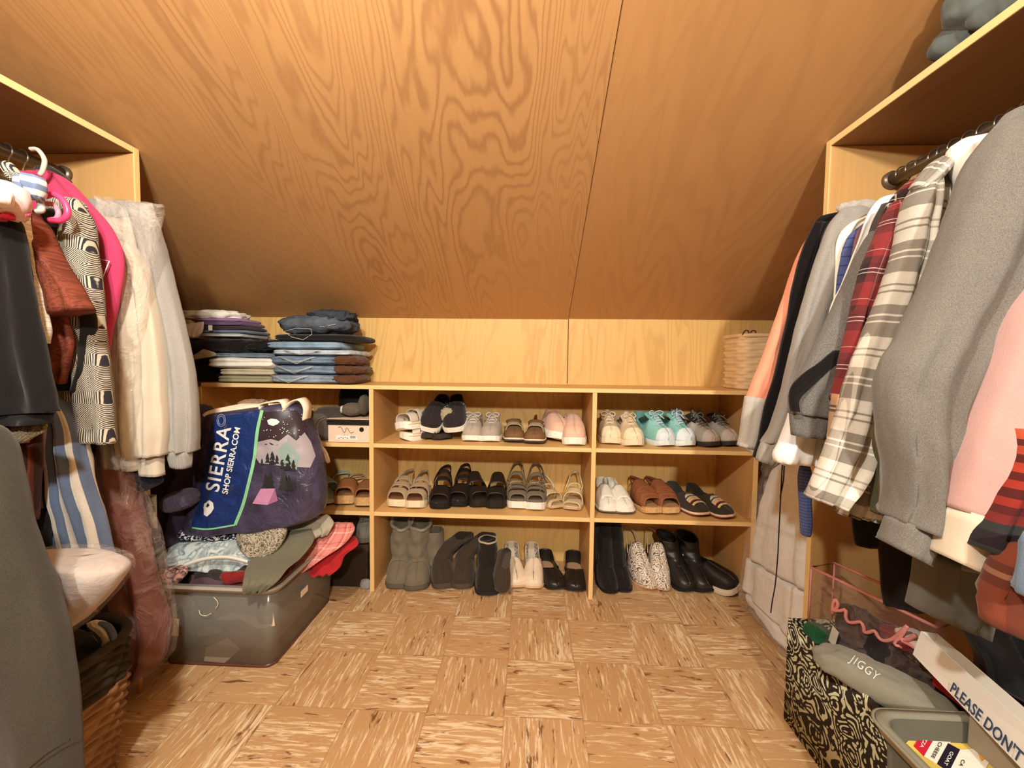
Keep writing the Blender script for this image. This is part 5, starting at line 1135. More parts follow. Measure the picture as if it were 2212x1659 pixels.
o = box('paper_card', 0, .036, 0, .001, 0, .058, P((206, 192, 162)), None, 0, Matrix.Translation(PY(362, 1372, -.362)) @ Matrix.Rotation(R(4), 4, 'Y')); tag(o, 'cream paper card at the left end of the tote', 'card')
# clothes heaped on the tote
acid = contour_mat('acid_wash_denim', (120, 140, 150), (206, 216, 212), 22, 9, False, .45, 2.2, soft=.35)
leop = contour_mat('grey_leaf_print', (92, 84, 72), (176, 166, 144), 55, 16, False, .45, 1.5, soft=.06)
pplaid = stripes_mat('pink_plaid', .05, [(0, (232, 150, 140)), (.35, (206, 96, 92)), (.55, (244, 220, 206)), (.62, (232, 150, 140)), (.80, (110, 50, 48)), (.84, (232, 150, 140))], .055, [(0, (228, 140, 132)), (.4, (240, 206, 192)), (.5, (222, 130, 124)), (.75, (118, 54, 52)), (.8, (222, 130, 124))], .5)
def heap(name, label, cat, rows, Y, mat, th, fold, seed, crump=.012, **kw):
    kw.setdefault('tp', (.5, .5)); kw.setdefault('nf', 3)
    return tag(loft(name, rows, Y, mat, None, th=th, fold=fold, seed=seed, crump=crump, hollow=False, ncol=44, step=.008, **kw), label, cat)
o = blob('clothes_heap', (-.985, -.10, .285), (.17, .17, .035), C_((60, 52, 48), wr=1.2), None, 50, .12, 3, .6); tag(o, 'dark clothes filling the mouth of the tote', 'clothes')
heap('shirt', 'red shirt hanging out at the right back corner of the tote', 'shirt', [(700, 1165, 768, 1160, .02), (665, 1195, 772, 1178, -.02), (650, 1215, 745, 1200, -.04), (655, 1225, 735, 1225, -.05), (680, 1240, 715, 1242, -.06)], -.04, C_((178, 40, 44), wr=1.2), .022, .008, 51)
heap('flannel_shirt', 'pink and white plaid shirt draped over the right side of the tote', 'shirt', [(665, 1136, 762, 1128, .02), (655, 1150, 766, 1145, 0), (642, 1172, 745, 1175, -.03), (632, 1200, 700, 1205, -.07), (625, 1225, 668, 1228, -.10), (622, 1236, 650, 1238, -.11)], -.06, pplaid, .020, .008, 52)
heap('shirt', 'crumpled grey shirt on top of the plaid shirt', 'shirt', [(600, 1128, 706, 1112, .02), (590, 1140, 720, 1128, 0), (630, 1152, 715, 1142, -.02), (655, 1162, 705, 1158, -.03)], -.09, C_((172, 164, 144), .15, wr=1.2), .022, .008, 53, .016)
heap('top', 'olive grey top draped over the front rim of the tote', 'top', [(590, 1150, 672, 1142, 0), (560, 1175, 678, 1168, -.05), (545, 1205, 650, 1205, -.12), (530, 1232, 622, 1228, -.20), (526, 1258, 600, 1256, -.245), (528, 1280, 574, 1278, -.245)], -.13, C_((112, 110, 90), .15, wr=1.2), .014, .008, 54)
heap('shorts', 'grey leaf-printed shorts lying in front of the bag', 'shorts', [(535, 1138, 610, 1128, 0), (515, 1150, 618, 1146, -.02), (512, 1165, 612, 1168, -.03), (522, 1186, 598, 1190, -.04), (545, 1200, 575, 1202, -.05)], -.18, leop, .028, .004, 55, .005)
heap('denim_shorts', 'pale acid-wash denim shorts at the left of the tote', 'shorts', [(350, 1176, 520, 1160, .02), (332, 1190, 540, 1180, 0), (330, 1210, 545, 1200, -.03), (334, 1222, 540, 1218, -.04), (340, 1230, 535, 1232, -.05)], -.20, acid, .028, .006, 56, .012)
o = ribbon('white_stripe_cloth', [PY(*q, -.285) for q in ((395, 1222), (440, 1208), (490, 1204), (535, 1214))], (0, 0, .012), C_((230, 226, 214)), None, .004); tag(o, 'white cloth band under the acid-wash shorts', 'cloth')
heap('scarf', 'navy and white scrap of cloth between bag and shorts', 'scarf', [(395, 1142, 500, 1134), (385, 1152, 520, 1150, -.01), (392, 1166, 515, 1166, -.02)], -.17, contour_mat('navy_white_print', (26, 30, 58), (220, 218, 214), 40, 14, False, .72, 1.6), .02, .006, 57)
heap('floral_cloth', 'crumpled pink and grey floral cloth at the tote left corner', 'cloth', [(340, 1230, 400, 1226, 0), (336, 1245, 402, 1242, -.01), (345, 1262, 388, 1258, -.02), (352, 1272, 376, 1270, -.02)], -.30, contour_mat('floral_print', (70, 68, 78), (222, 170, 160), 40, 10, False, .55, 1.5, soft=.3), .02, .006, 58, .014)
heap('cloth', 'dark red cloth peeking above the front rim', 'cloth', [(480, 1236, 560, 1238), (476, 1248, 560, 1250), (500, 1258, 556, 1258)], -.30, C_((130, 36, 34), wr=1.0), .014, .004, 59)
# blue shopping bag
e = empty('shopping_bag', 'large blue printed shopping bag stuffed full on top of the tote', 'bag', tuple(PY(555, 1020, -.10)))
bagm = NT('bag_print'); q_ = bagm.obj(); 
fb = bagm.noise(q_, 5, 3); fw = bagm.noise(q_, 18, 4, .6, 1.0)
bagm = bagm.fin(bagm.ramp(fb, [(.35, srgb((40, 36, 52))), (.55, srgb((78, 72, 98))), (.7, srgb((50, 44, 60)))]), .32, bagm.bump(fw, .5, .02), .5)
bago, BG = loft('bag_body', [(462, 892, 650, 866), (456, 900, 660, 880), (450, 930, 672, 915), (443, 975, 688, 965), (436, 1020, 700, 1020), (428, 1065, 704, 1065), (416, 1105, 700, 1095), (408, 1135, 690, 1112), (420, 1150, 660, 1125)], -.14, bagm, e, th=.09, fold=.006, seed=61, ncol=60, step=.008, tp=(.55, .5), ret=True, hollow=False, crump=.006, cfreq=12)
hb = bvh_of(bago)
bb_ = NT('bag_blue_print'); w_ = bb_.noise(bb_.obj(), 18, 4, .6, 1.0); bblue = bb_.fin(srgb((30, 52, 108)), .28, bb_.bump(w_, .5, .02), .55)
decal('blue_panel', [(466, 895), (560, 886), (552, 930), (546, 985), (537, 1035), (524, 1085), (506, 1136), (425, 1144), (412, 1136), (430, 1080), (443, 1010), (452, 940)], hb, bblue, e, .002, 3, 'blue panel with lettering')
green = P((140, 206, 156), .4, .4)
def px_ribbon(name, pts, wpx, hit, mat, parent, off):
    P_ = catmull(pts, 40); V = []; F = []
    for i, p in enumerate(P_):
        t = P_[min(i+1, len(P_)-1)]-P_[max(i-1, 0)]; n = np.array([-t[1], t[0]]); n = n/np.linalg.norm(n)*wpx/2
        for sgn in (-1, 1):
            q = p+n*sgn; h = hit(q[0], q[1], off); V.append(h if h is not None else V[-2] if len(V) > 1 else PY(q[0], q[1], -.2))
    for i in range(len(P_)-1): F.append((2*i, 2*i+1, 2*i+3, 2*i+2))
    return mesh_obj(name, V, F, mat, parent, None, True, True)
px_ribbon('green_piping', [(566, 886), (556, 930), (549, 990), (538, 1040), (525, 1090), (508, 1134)], 7, hb, green, e, .004)
px_ribbon('green_piping', [(415, 1140), (450, 1143), (508, 1134)], 3.5, hb, green, e, .004)
wp = P((240, 240, 238), .4)
def px_text(name, body, center, ang, size, hit, mat, parent, off=.004, bold=0.0, spacing=1.0, sx=1.0):
    ca, sa = cos(R(ang)), sin(R(ang))
    def fn(x, y):
        x *= sx; px = center[0]+(x*ca-y*sa); py = center[1]-(x*sa+y*ca)
        h = hit(px, py, off); return h if h is not None else PY(px, py, -.2)
    return lettering(name, body, size, fn, mat, parent, bold, spacing)
px_text('lettering', 'SIERRA', (473, 992), 79, 42, hb, wp, e, .004, .6, 1.12)
px_text('lettering', 'SHOP SIERRA.COM', (500, 995), 79, 17.5, hb, wp, e, .004, .35, 1.0)
decal('round_logo', [(452, 1080), (460, 1086), (462, 1098), (456, 1108), (447, 1116), (440, 1112), (440, 1098), (448, 1104), (454, 1098), (452, 1090), (446, 1084)], hb, wp, e, .004, 1)
decal('round_logo', [(441, 1088), (450, 1083), (446, 1092), (442, 1100), (439, 1098)], hb, wp, e, .004, 1)
for rr_ in (13, 9): px_ribbon('round_badge', [(478+rr_*cos(a)*.7, 908+rr_*sin(a)) for a in np.linspace(0, 2*pi, 12)], 1.4, hb, P((150, 160, 190)), e, .004)
# printed picture: night sky, moon, mountains, trees, tent
sky = P((56, 44, 50), .35, .5); mount = P((164, 156, 162), .35, .4, grain=.15, gscale=8)
decal('night_sky', [(568, 890), (640, 886), (660, 905), (664, 935), (640, 950), (600, 962), (560, 960), (556, 935)], hb, sky, e, .002, 3)
decal('mountains', [(555, 955), (585, 948), (602, 953), (622, 938), (640, 952), (658, 934), (672, 955), (682, 985), (670, 1010), (620, 1008), (560, 1000), (550, 985)], hb, mount, e, .0025, 3)
decal('mountains', [(598, 972), (622, 952), (648, 985), (640, 1018), (612, 1004)], hb, P((136, 160, 156), .35, .4, grain=.15, gscale=8), e, .003, 2)
decal('moon', [(577, 908), (586, 904), (598, 906), (604, 911), (600, 916), (590, 920), (580, 917)], hb, P((236, 234, 226), .4), e, .0035, 1)
for k in range(34):
    rnd = random.Random(k+5); x, y = rnd.uniform(560, 655), rnd.uniform(895, 945); rr_ = rnd.uniform(.6, 1.3)
    if not (572 < x < 608 and 900 < y < 924) and (x-560)/95 < .98:
        decal('star', [(x+rr_*cos(a), y+rr_*sin(a)) for a in np.linspace(0, 2*pi, 6)[:-1]], hb, wp, e, .0035, 0)
trees = P((44, 46, 46), .4, .4)
for (x, y, h_) in ((578, 1000, 22), (588, 1004, 30), (598, 1002, 20), (610, 1012, 24), (622, 1016, 36), (634, 1018, 26), (566, 1004, 14), (574, 1052, 30), (584, 1056, 38), (612, 1058, 44), (624, 1060, 34)):
    decal('pine_tree', [(x, y-h_), (x+h_*.13, y-h_*.7), (x+h_*.07, y-h_*.68), (x+h_*.2, y-h_*.35), (x+h_*.1, y-h_*.34), (x+h_*.27, y), (x-h_*.27, y), (x-h_*.1, y-h_*.34), (x-h_*.2, y-h_*.35), (x-h_*.07, y-h_*.68), (x-h_*.13, y-h_*.7)], hb, trees, e, .0035, 0)
decal('tent', [(563, 1056), (594, 1055), (578, 1091), (545, 1088)], hb, P((196, 140, 176), .4), e, .0038, 1); decal('tent', [(594, 1055), (600, 1082), (578, 1091)], hb, P((160, 104, 142), .4), e, .0039, 1)
# things spilling out at its top
tg = C_((240, 228, 204), wr=1.0)
heap('cream_shirt', 'cream shirt spilling from the top of the blue bag', 'shirt', [(520, 872, 640, 872, .03), (462, 884, 655, 884, .02), (442, 894, 650, 890, 0), (450, 903, 560, 896, -.01), (458, 910, 470, 908, -.01)], -.14, tg, .03, .008, 62, .012)
for pts_, lb in ((((572, 886), (570, 872), (596, 866), (614, 866), (622, 884)), 'cream canvas handle loop on the bag, left one'), (((618, 886), (632, 868), (652, 862), (664, 880), (662, 905)), 'cream canvas handle loop on the bag, right one')):
    o = ribbon('bag_handle', [PY(*q, -.19) for q in pts_], (0, .05, .004), C_((236, 222, 198)), None, .004); tag(o, lb, 'handle')
o = blob('dark_bundle', tuple(PY(645, 893, -.10)), (.045, .05, .035), C_((52, 40, 34), wr=1.0), None, 63, .2, 4); tag(o, 'dark brown bundle poking out of the bag top at its right', 'cloth')
o = blob('beige_bundle', tuple(PY(548, 874, -.06)), (.05, .04, .02), C_((148, 122, 96), wr=1.0), None, 64, .3, 5); tag(o, 'beige shoe-like bundle behind the bag handles', 'cloth')
# purple things behind the bag
pu = C_((62, 54, 74), .15, wr=1.2)
o = heap('jacket', 'dark purple grey jacket slumped between the closet and the bag', 'jacket', [(392, 870, 446, 880, .05), (345, 930, 450, 940, .02), (318, 990, 450, 990), (322, 1060, 440, 1060), (330, 1120, 430, 1120), (345, 1160, 430, 1165)], -.12, pu, .07, .02, 65, .02)
o = blob('knit_hat', tuple(PY(390, 1080, -.24)), (.055, .05, .034), C_((84, 76, 96), .2, wr=.8, knit=.01), None, 66, .12, 4, .8, rot=Matrix.Rotation(R(-18), 3, 'Y')); tag(o, 'purple knit hat lying on the dark jacket', 'hat')
heap('navy_trousers', 'dark navy trousers below the ivory sweatshirt', 'trousers', [(262, 1005, 330, 1010), (268, 1040, 350, 1040), (278, 1062, 312, 1062)], -.43, C_((28, 26, 38)), .02, .004, 67, .004)
o = box('cardboard_piece', 0, .055, 0, .004, 0, .11, P((168, 148, 122), .8), None, .001, Matrix.Translation(PY(303, 1140, -.35))); tag(o, 'small tan cardboard piece behind the brown garment bag', 'cardboard')
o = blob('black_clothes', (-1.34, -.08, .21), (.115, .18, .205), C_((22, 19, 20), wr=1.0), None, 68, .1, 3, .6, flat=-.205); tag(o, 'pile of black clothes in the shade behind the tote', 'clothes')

# ---------------------------------------------------------------- left foreground
e = empty('woven_basket', 'tall woven basket, black on top and natural rope below', 'basket', (-1.10, -.78, 0))
rope = plain((146, 112, 78), .8, .2, grain=.2, gscale=30); ropeb = plain((58, 52, 42), .8, .2, grain=.2, gscale=30)
weave('natural_weave', -1.115, -.775, .205, .165, .001, .255, rope, e, .84, 15, 40, .005, sk=.5, pw=.55)
weave('black_weave', -1.115, -.775, .205, .165, .253, .352, ropeb, e, 1.0, 6, 40, .005, sk=.5, pw=.55)
mesh_obj('rim', *tube_geo([(-1.115+math.copysign(abs(cos(a))**.55, cos(a))*.206, -.775+math.copysign(abs(sin(a))**.55, sin(a))*.166, .356) for a in np.linspace(0, 2*pi, 61)[:-1]], .011, 8, True), ropeb, e, None, True, True)
o = blob('dark_blanket', (-1.12, -.77, .30), (.17, .13, .06), C_((28, 28, 24), wr=1.0), None, 71, .15, 3, .6); tag(o, 'dark blanket stuffed in the woven basket', 'blanket')
e = empty('pillow', 'pale pink pillow in clear plastic sticking out of the woven basket', 'pillow', tuple(PY(150, 1280, -.80)))
loft('pillow_body', [(40, 1198, 190, 1206), (52, 1206, 242, 1216), (64, 1222, 266, 1230), (78, 1256, 250, 1262), (92, 1300, 205, 1312), (108, 1345, 158, 1352), (118, 1368, 130, 1370)], -.80, C_((184, 172, 164), wr=1.0), e, th=.05, fold=.005, seed=72, hollow=False, tp=(.2, .3), sq=.9)
loft('plastic_wrap', [(36, 1194, 192, 1200), (48, 1200, 250, 1210), (60, 1218, 272, 1228), (74, 1258, 256, 1266), (88, 1304, 210, 1318), (104, 1350, 164, 1360), (112, 1374, 134, 1378)], -.80, clear_mat('pillow_film', (240, 228, 216), .10, .07, 1.0, 16), e, th=.058, fold=.006, seed=73, hollow=False, tp=(.2, .3), sq=.9)
o = heap('striped_cloth', 'blue and white striped cloth end hanging over the basket rim', 'cloth', [(188, 1345, 206, 1340), (200, 1362, 232, 1352), (212, 1380, 248, 1372), (222, 1398, 246, 1396)], -.70, stripes_mat('small_blue_stripes', .03, [(0, (236, 226, 206)), (.45, (84, 96, 120)), (.8, (236, 226, 206))]), .010, .003, 74, .003)
e = empty('stool', 'low wooden stool with thin tapered leg under the brown garment bag', 'stool', (-1.22, -.33, 0))
box('seat', -1.35, -1.12, -.445, -.355+.14, .175, .195, M_unit, e, .004, None, True)
for x in (-1.34, -1.128):
    for y in (-.435, -.228): mesh_obj('leg', *tube_geo([(x, y, .0006), (x, y, .175)], [.006, .011], 10), M_unit, e, None, True, True)

# ---------------------------------------------------------------- gap on the right: wrapped comforter
e = empty('wrapped_comforter', 'white comforter in a clear plastic wrap standing in the gap by the closet', 'bedding', (1.06, .0, 0))
wcm = C_((246, 244, 238), wr=1.0)
rw = [(1700, 1000, 1760, 1000, (.12, -.20)), (1676, 1030, 1780, 1050, (.14, -.22)), (1652, 1090, 1785, 1130, (.15, -.24)), (1636, 1160, 1785, 1220, (.17, -.25)), (1624, 1220, 1785, 1330, (.18, -.25)), (1618, 1265, 1780, 1420, (.19, -.26)), (1628, 1282, 1766, 1478, (.19, -.26))]
loft('comforter', rw, 0, wcm, e, th=.055, fold=.010, nf=3, seed=81, hollow=False, tp=(.4, .5), ncol=50, step=.01, crump=.004, cfreq=7)
rw2 = [(a-8, b-4, c+4, d, k) for a, b, c, d, k in rw]
loft('plastic_wrap', rw2, 0, clear_mat('comforter_film', (246, 244, 240), .10, .08, 1.0, 12), e, th=.074, fold=.010, nf=4, seed=81, hollow=False, tp=(.5, .5), ncol=50)
o = blob('grey_bundle', (1.088, .10, .50), (.038, .06, .07), C_((150, 148, 144), wr=1.0), None, 83, .2, 3); tag(o, 'grey bundle on the shelf end behind the white comforter', 'cloth')
o = blob('brown_bundle', (1.09, .12, .60), (.042, .06, .04), C_((96, 84, 60), wr=1.0), None, 84, .3, 4); tag(o, 'olive brown bundle above the grey one', 'cloth')
o = tubes('drawstring', [catmull([PY(*q, -.31) for q in ((1690, 1004), (1687, 1060), (1683, 1140), (1680, 1200), (1675, 1260), (1668, 1300), (1665, 1324))], 24), catmull([PY(*q, -.31) for q in ((1694, 1006), (1692, 1040), (1686, 1070), (1686, 1078))], 8)], .0018, P((36, 30, 40), .8), gwhite, 6, True); o['label'] = 'thin black drawstring'

# ---------------------------------------------------------------- right foreground
e = empty('fabric_box', 'open storage box covered in dark brown fabric with cream scrolls', 'storage box', (.96, -.6, 0))
scroll = contour_mat('scroll_print', (44, 34, 26), (200, 200, 164), 17, 34, False, .66, .75, rough=.9, soft=.03)
tray('box_body', .818, 1.10, -.785, -.41, .001, .300, .006, scroll, e, 0, None, .008)
for c, sz, col, lb, sd, nm in (((.95, -.60, .16), (.12, .165, .14), (36, 34, 32), 'black clothes filling the scroll-patterned box', 91, 'clothes'), ((.872, -.455, .285), (.028, .025, .022), (34, 92, 54), 'small green cloth at the back of the scroll-patterned box', 92, 'cloth')):
    o = blob('clothes', c, sz, C_(col, wr=1.0), None, sd, .08, 3, .5); tag(o, lb, nm)
e = empty('folded_sweatshirt', 'grey folded sweatshirt with white hand-drawn lettering', 'sweatshirt', (.855, -.65, .30))
jo = blob('cloth_body', (.868, -.668, .315), (.125, .048, .032), C_((136, 134, 118), .15, wr=1.0), e, 93, .14, 2.5, .65, rot=Matrix.Rotation(R(-56), 3, 'Z'))
hj = bvh_of(jo)
px_text('lettering', 'JIGGY', (1868, 1443), -36, 25, hj, P((226, 224, 212), .8), e, .003, .1, 1.15)
# clear tote bag with pink trim and script
e = empty('clear_tote_bag', 'clear plastic tote bag with pink trim and pink script lettering', 'bag', (.93, -.55, .28))
A0 = np.array([.862, -.435]); A1 = np.array([.955, -.69]); Wd_ = np.array([.085, .03]); zt, zb_ = .465, .285
film = clear_mat('tote_film', (214, 176, 164), .13, .06, .9, 10); pk = P((218, 142, 134), .35, .4)
B0, B1 = A0+Wd_, A1+Wd_
def quadface(a, b, n=12):
    V = []; F = []
    for i in range(n+1):
        for j in range(n+1):
            p = a+(b-a)*i/n; z = zb_+(zt-zb_)*j/n; V.append((p[0]+.004*nz(i*.7, j*.7, a[0]*9), p[1], z))
    for i in range(n):
        for j in range(n): q = i*(n+1)+j; F.append((q, q+1, q+n+2, q+n+1))
    return V, F
V, F = merge([quadface(A0, A1), quadface(A1, B1), quadface(B1, B0), quadface(B0, A0)]); mesh_obj('film', V, F, film, e, None, True, True)
mesh_obj('trim', *tube_geo([(*A0, zt), (*A1, zt), (*B1, zt), (*B0, zt)], .0035, 8, True), pk, e, None, True, True)
tubes('trim', [[(*A0, zt), (*A0, zb_)], [(*B0, zt), (*B0, zb_)]], .0022, pk, e, 6, True)
nn_ = np.array([-(A1-A0)[1], (A1-A0)[0], 0]); Ap = np.array([*A0, .4])
def tp_(zx, zy): return rayplane(1660+zx*.2767, 1200+zy*.2767, Ap, nn_) - ray(1900, 1350)*.004
tubes('script_lettering', [catmull([tp_(*q) for q in ln_], 60) for ln_ in (
    ((500, 460), (505, 380), (525, 345), (545, 385), (520, 425), (500, 430), (560, 432), (605, 425), (605, 480), (625, 520), (670, 525), (720, 520), (745, 560), (750, 600), (790, 600), (830, 590), (860, 640), (900, 665), (960, 655), (1010, 620), (1060, 570), (1085, 550)),
    ((1085, 548), (1030, 630), (990, 690), (1050, 715)), ((1150, 622), (1090, 655), (1040, 660), (1110, 700), (1165, 735)))], .0042, pk, e, 8, True)
o = box('paper_tag', 0, .001, -.022, .0, 0, .05, P((222, 218, 206)), e, 0, Matrix.Translation(tp_(480, 660)+np.array([-.004, 0, 0])) @ Matrix.Rotation(R(14), 4, 'X'), True)
for c, sz, col, lb, sd in (((.945, -.53, .335), (.035, .085, .05), (40, 34, 32), 'black cloth inside the clear tote bag', 95), ((.965, -.64, .40), (.028, .04, .012), (220, 206, 196), 'white cloth inside the clear tote bag', 96), ((.955, -.61, .385), (.03, .04, .014), (120, 40, 40), 'dark red cloth inside the clear tote bag', 97)):
    o = blob('cloth', c, sz, C_(col, wr=1.0), None, sd, .15, 3, .6); tag(o, lb, 'cloth')
# grey bin with snack carton
e = empty('storage_bin', 'translucent grey plastic bin at the bottom right corner', 'storage bin', (.84, -1.02, 0))
gbm = clear_mat('grey_bin_plastic', (98, 98, 86), .9, .35, 0)
tray('tub', .735, .985, -1.22, -.835, .001, .372, .004, gbm, e, .012, None, .03)
tray('rim', .714, 1.006, -1.241, -.814, .355, .378, .012, clear_mat('grey_bin_rim', (140, 138, 122), .95, .35, 0), e, .004, None, .035, .003, ring_only=True)
zc = .335
def sq(px, py, z=zc): return PZ(px, py, z)
e = empty('snack_carton', 'snack carton with red, white and navy flavour panels in the grey bin', 'carton', tuple(sq(2040, 1630)))
def panel(name, pts, mat, dz=0.0, par=None, thick=.0):
    V = [sq(*p)+np.array([0, 0, dz]) for p in pts]; n = len(V); V2 = [v-np.array([0, 0, thick or .0008]) for v in V]
    return mesh_obj(name, V+V2, [tuple(range(n)), tuple(range(2*n-1, n-1, -1))]+[(i, (i+1) % n, n+(i+1) % n, n+i) for i in range(n)], mat, par or e, None, False, True)
yel = stripes_mat('yellow_ridges', None, None, .004, [(0, (222, 196, 84)), (.5, (170, 140, 50))])
panel('carton_body', [(1955, 1606), (2006, 1554), (2250, 1700), (2190, 1760)], P((226, 200, 96), .5), -.001, None, .03)
panel('red_panel', [(1974, 1612), (2008, 1556), (2032, 1572), (1996, 1634)], P((196, 30, 56), .45), .0006)
panel('white_panel', [(1996, 1634), (2032, 1572), (2062, 1590), (2024, 1650)], P((240, 236, 224), .45), .0006)
panel('navy_panel', [(2024, 1650), (2048, 1606), (2074, 1620), (2050, 1668)], P((30, 24, 44), .45), .0009)
panel('white_panel', [(2050, 1668), (2074, 1620), (2110, 1618), (2140, 1640), (2110, 1700)], P((240, 236, 224), .45), .0006)
panel('black_panel', [(2056, 1588), (2062, 1580), (2084, 1594), (2078, 1606)], P((28, 24, 30), .45), .0012)
for pts_ in (((2006, 1566), (2030, 1574), (2012, 1586)), ((2036, 1574), (2052, 1594), (2026, 1588)), ((2112, 1628), (2134, 1636), (2120, 1646))): panel('cracker', pts_, P((224, 166, 84), .7), .0014)
def pln(px, py, off=0): return sq(px, py)+np.array([0, 0, .0018])
for wd_, c_2, col in (('PIZZA', (1997, 1603), (245, 220, 220)), ('CHEESE', (2023, 1622), (30, 26, 40)), ('GOAT', (2049, 1640), (240, 236, 224)), ('CA', (2078, 1650), (30, 26, 40))):
    px_text('lettering', wd_, c_2, -118, 11.5, pln, P(col, .6), e, 0, .15)
# white carton with printed notice
e = empty('white_box', 'long white cardboard box with blue printed notice along its side', 'box', (.95, -.83, .42))
a0, b0 = np.array([.908, -.688, .402]), np.array([.822, -1.01, .402]); a1, b1 = np.array([.922, -.688, .455]), np.array([.842, -1.01, .458])
w3 = np.array([.030, -.007, 0]); cr = [a0, b0, b1, a1, a0+w3, b0+w3, b1+w3, a1+w3]
wb = P((236, 230, 218), .6, grain=.01)
mesh_obj('box_body', cr, [(0, 1, 2, 3), (4, 7, 6, 5), (0, 4, 5, 1), (0, 3, 7, 4), (1, 5, 6, 2)], wb, e, None, False, True).modifiers.new('thick', 'SOLIDIFY').thickness = .004
nb = np.cross(b0-a0, a1-a0); nb /= np.linalg.norm(nb)
p0, p1 = rayplane(2056, 1484, a0, nb), rayplane(2208, 1640, a0, nb)
du = (p1-p0)/np.linalg.norm(p1-p0); dv = np.cross(nb, du); dv = dv if dv[2] > 0 else -dv
off_ = nb*(-.0012 if nb@(a0-CAM) > 0 else .0012); Lt = np.linalg.norm(p1-p0); 
V, F = text_geo("PLEASE DON'T", 1.0, .02, 1.05); xs_ = [v[0] for v in V]; k_ = Lt/(max(xs_)-min(xs_)); mid = (p0+p1)/2
mesh_obj('lettering', [mid+off_+du*v[0]*k_*1.0+dv*v[1]*k_*1.25 for v in V], F, P((56, 74, 104), .6), e, None, False, True)
e = empty('card_box', 'plain beige box with a small grey logo below the white notice box', 'box', (.93, -.85, .33))
q0 = [PZ(*q, .33) for q in ((2035, 1470), (2250, 1740), (2185, 1760), (2045, 1610))]
o = box('box_body', .878, .985, -1.0, -.83, .20, .40, P((160, 148, 128), .7, grain=.01), e, .002, None, True)
tubes('logo', [catmull([PX(*q, .8765) for q in pts_], 14) for pts_ in (((2042, 1540), (2048, 1534), (2052, 1544), (2046, 1550), (2042, 1542)), ((2056, 1552), (2062, 1546), (2066, 1556), (2060, 1562), (2056, 1554)), ((2070, 1562), (2076, 1556), (2080, 1566), (2074, 1572), (2070, 1564)))], .0006, P((130, 120, 104)), e, 5, True)
o = box('red_box', .94, 1.04, -.80, -.70, .345, .398, P((178, 30, 30), .5), None, .002); tag(o, 'small red box edge under the white notice box', 'box')
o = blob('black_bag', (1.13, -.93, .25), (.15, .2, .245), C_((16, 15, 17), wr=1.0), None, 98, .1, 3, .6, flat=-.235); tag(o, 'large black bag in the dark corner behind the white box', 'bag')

# ---------------------------------------------------------------- grey puffer jacket on the right top board
e = empty('puffer_jacket', 'grey green puffer jacket heaped on the board above the right rail', 'jacket', (1.05, -.72, ZT))
pm = C_((92, 98, 94), wr=2.2, rough=.55)
for c, sz, ry, sd in (((1.06, -.66, 1.735), (.13, .05, .042), 6, 1), ((1.04, -.70, 1.765), (.13, .052, .045), 12, 2), ((1.02, -.76, 1.80), (.125, .052, .045), 16, 3), ((1.08, -.76, 1.735), (.15, .06, .045), 4, 4), ((1.08, -.82, 1.785), (.15, .07, .055), 8, 5), ((1.09, -.88, 1.82), (.14, .08, .055), 6, 6), ((1.13, -.86, 1.735), (.16, .09, .047), 0, 7)):
    blob('quilted_baffle', c, sz, pm, e, sd, .13, 1.7, .85, rot=Matrix.Rotation(R(ry), 3, 'Y') @ Matrix.Rotation(R(-28), 3, 'Z'))

# ---------------------------------------------------------------- hangers
wire = P((190, 186, 178), .2, .6, .95); blkp = P((30, 28, 28), .4, .5)
def hanger(x, y, z, mat, label, group, half=.17, rw=.0019, rz=0, drop=.075):
    e = empty('clothes_hanger', label, 'hanger', (x, y, z), R(rz), group)
    pts = [(.021*cos(a), 0, .0215*sin(a)) for a in np.linspace(R(-30), R(215), 16)]
    pts = pts[::-1]; hk = [(.021*cos(R(215)), 0, .0215*sin(R(215)))]
    arc = [(.0205*cos(a), 0, .0205*sin(a)) for a in np.linspace(R(200), R(-60), 18)]
    arc += [(.004, 0, -.034), (0, 0, -drop)]
    mesh_obj('hook', *tube_geo(arc, rw, 7), mat, e)
    mesh_obj('arms', *tube_geo([(0, 0, -drop), (half*.5, 0, -drop-.030), (half, 0, -drop-.075), (half*.97, 0, -drop-.09), (0, 0, -drop-.092), (-half*.97, 0, -drop-.09), (-half, 0, -drop-.075), (-half*.5, 0, -drop-.030)], rw*1.2, 6, True), mat, e)
    return e
def dup(root, loc, rz):
    r = root.copy(); COL.objects.link(r); r.location = loc; r.rotation_euler = (0, 0, R(rz))
    for ch in list(root.children):
        c = ch.copy(); COL.objects.link(c); c.parent = r
    return r
rnd = random.Random(4)
h0 = hanger(RXR, -.392, RZR, wire, 'thin wire hanger hooked over the right metal rail', 'wire hangers on the right rail', .14)
for k in range(1, 21): dup(h0, (RXR, -.392-.0285*k+rnd.uniform(-.006, .006), RZR), rnd.uniform(-12, 12))
h1 = hanger(RXL, -.46, RZL, wire, 'thin wire hanger hooked over the left metal rail', 'wire hangers on the left rail', .16)
for k in range(1, 12): dup(h1, (RXL, -.46-.034*k+rnd.uniform(-.006, .006), RZL), rnd.uniform(-12, 12))
hp = P((238, 70, 120), .35, .5)
o = tube('pink_hanger', catmull([PY(*q, -.70) for q in ((98, 424), (118, 420), (140, 438), (146, 462), (132, 476), (108, 476))], 30), .0062, hp, None, 10); tag(o, 'bright pink plastic hanger loop between the clothes', 'hanger')
o = tube('pale_pink_hanger', catmull([PY(*q, -.69) for q in ((100, 440), (116, 442), (126, 458), (122, 472), (106, 474))], 24), .005, P((224, 140, 160), .4), None, 10); tag(o, 'pale pink hanger behind the bright pink loop', 'hanger')
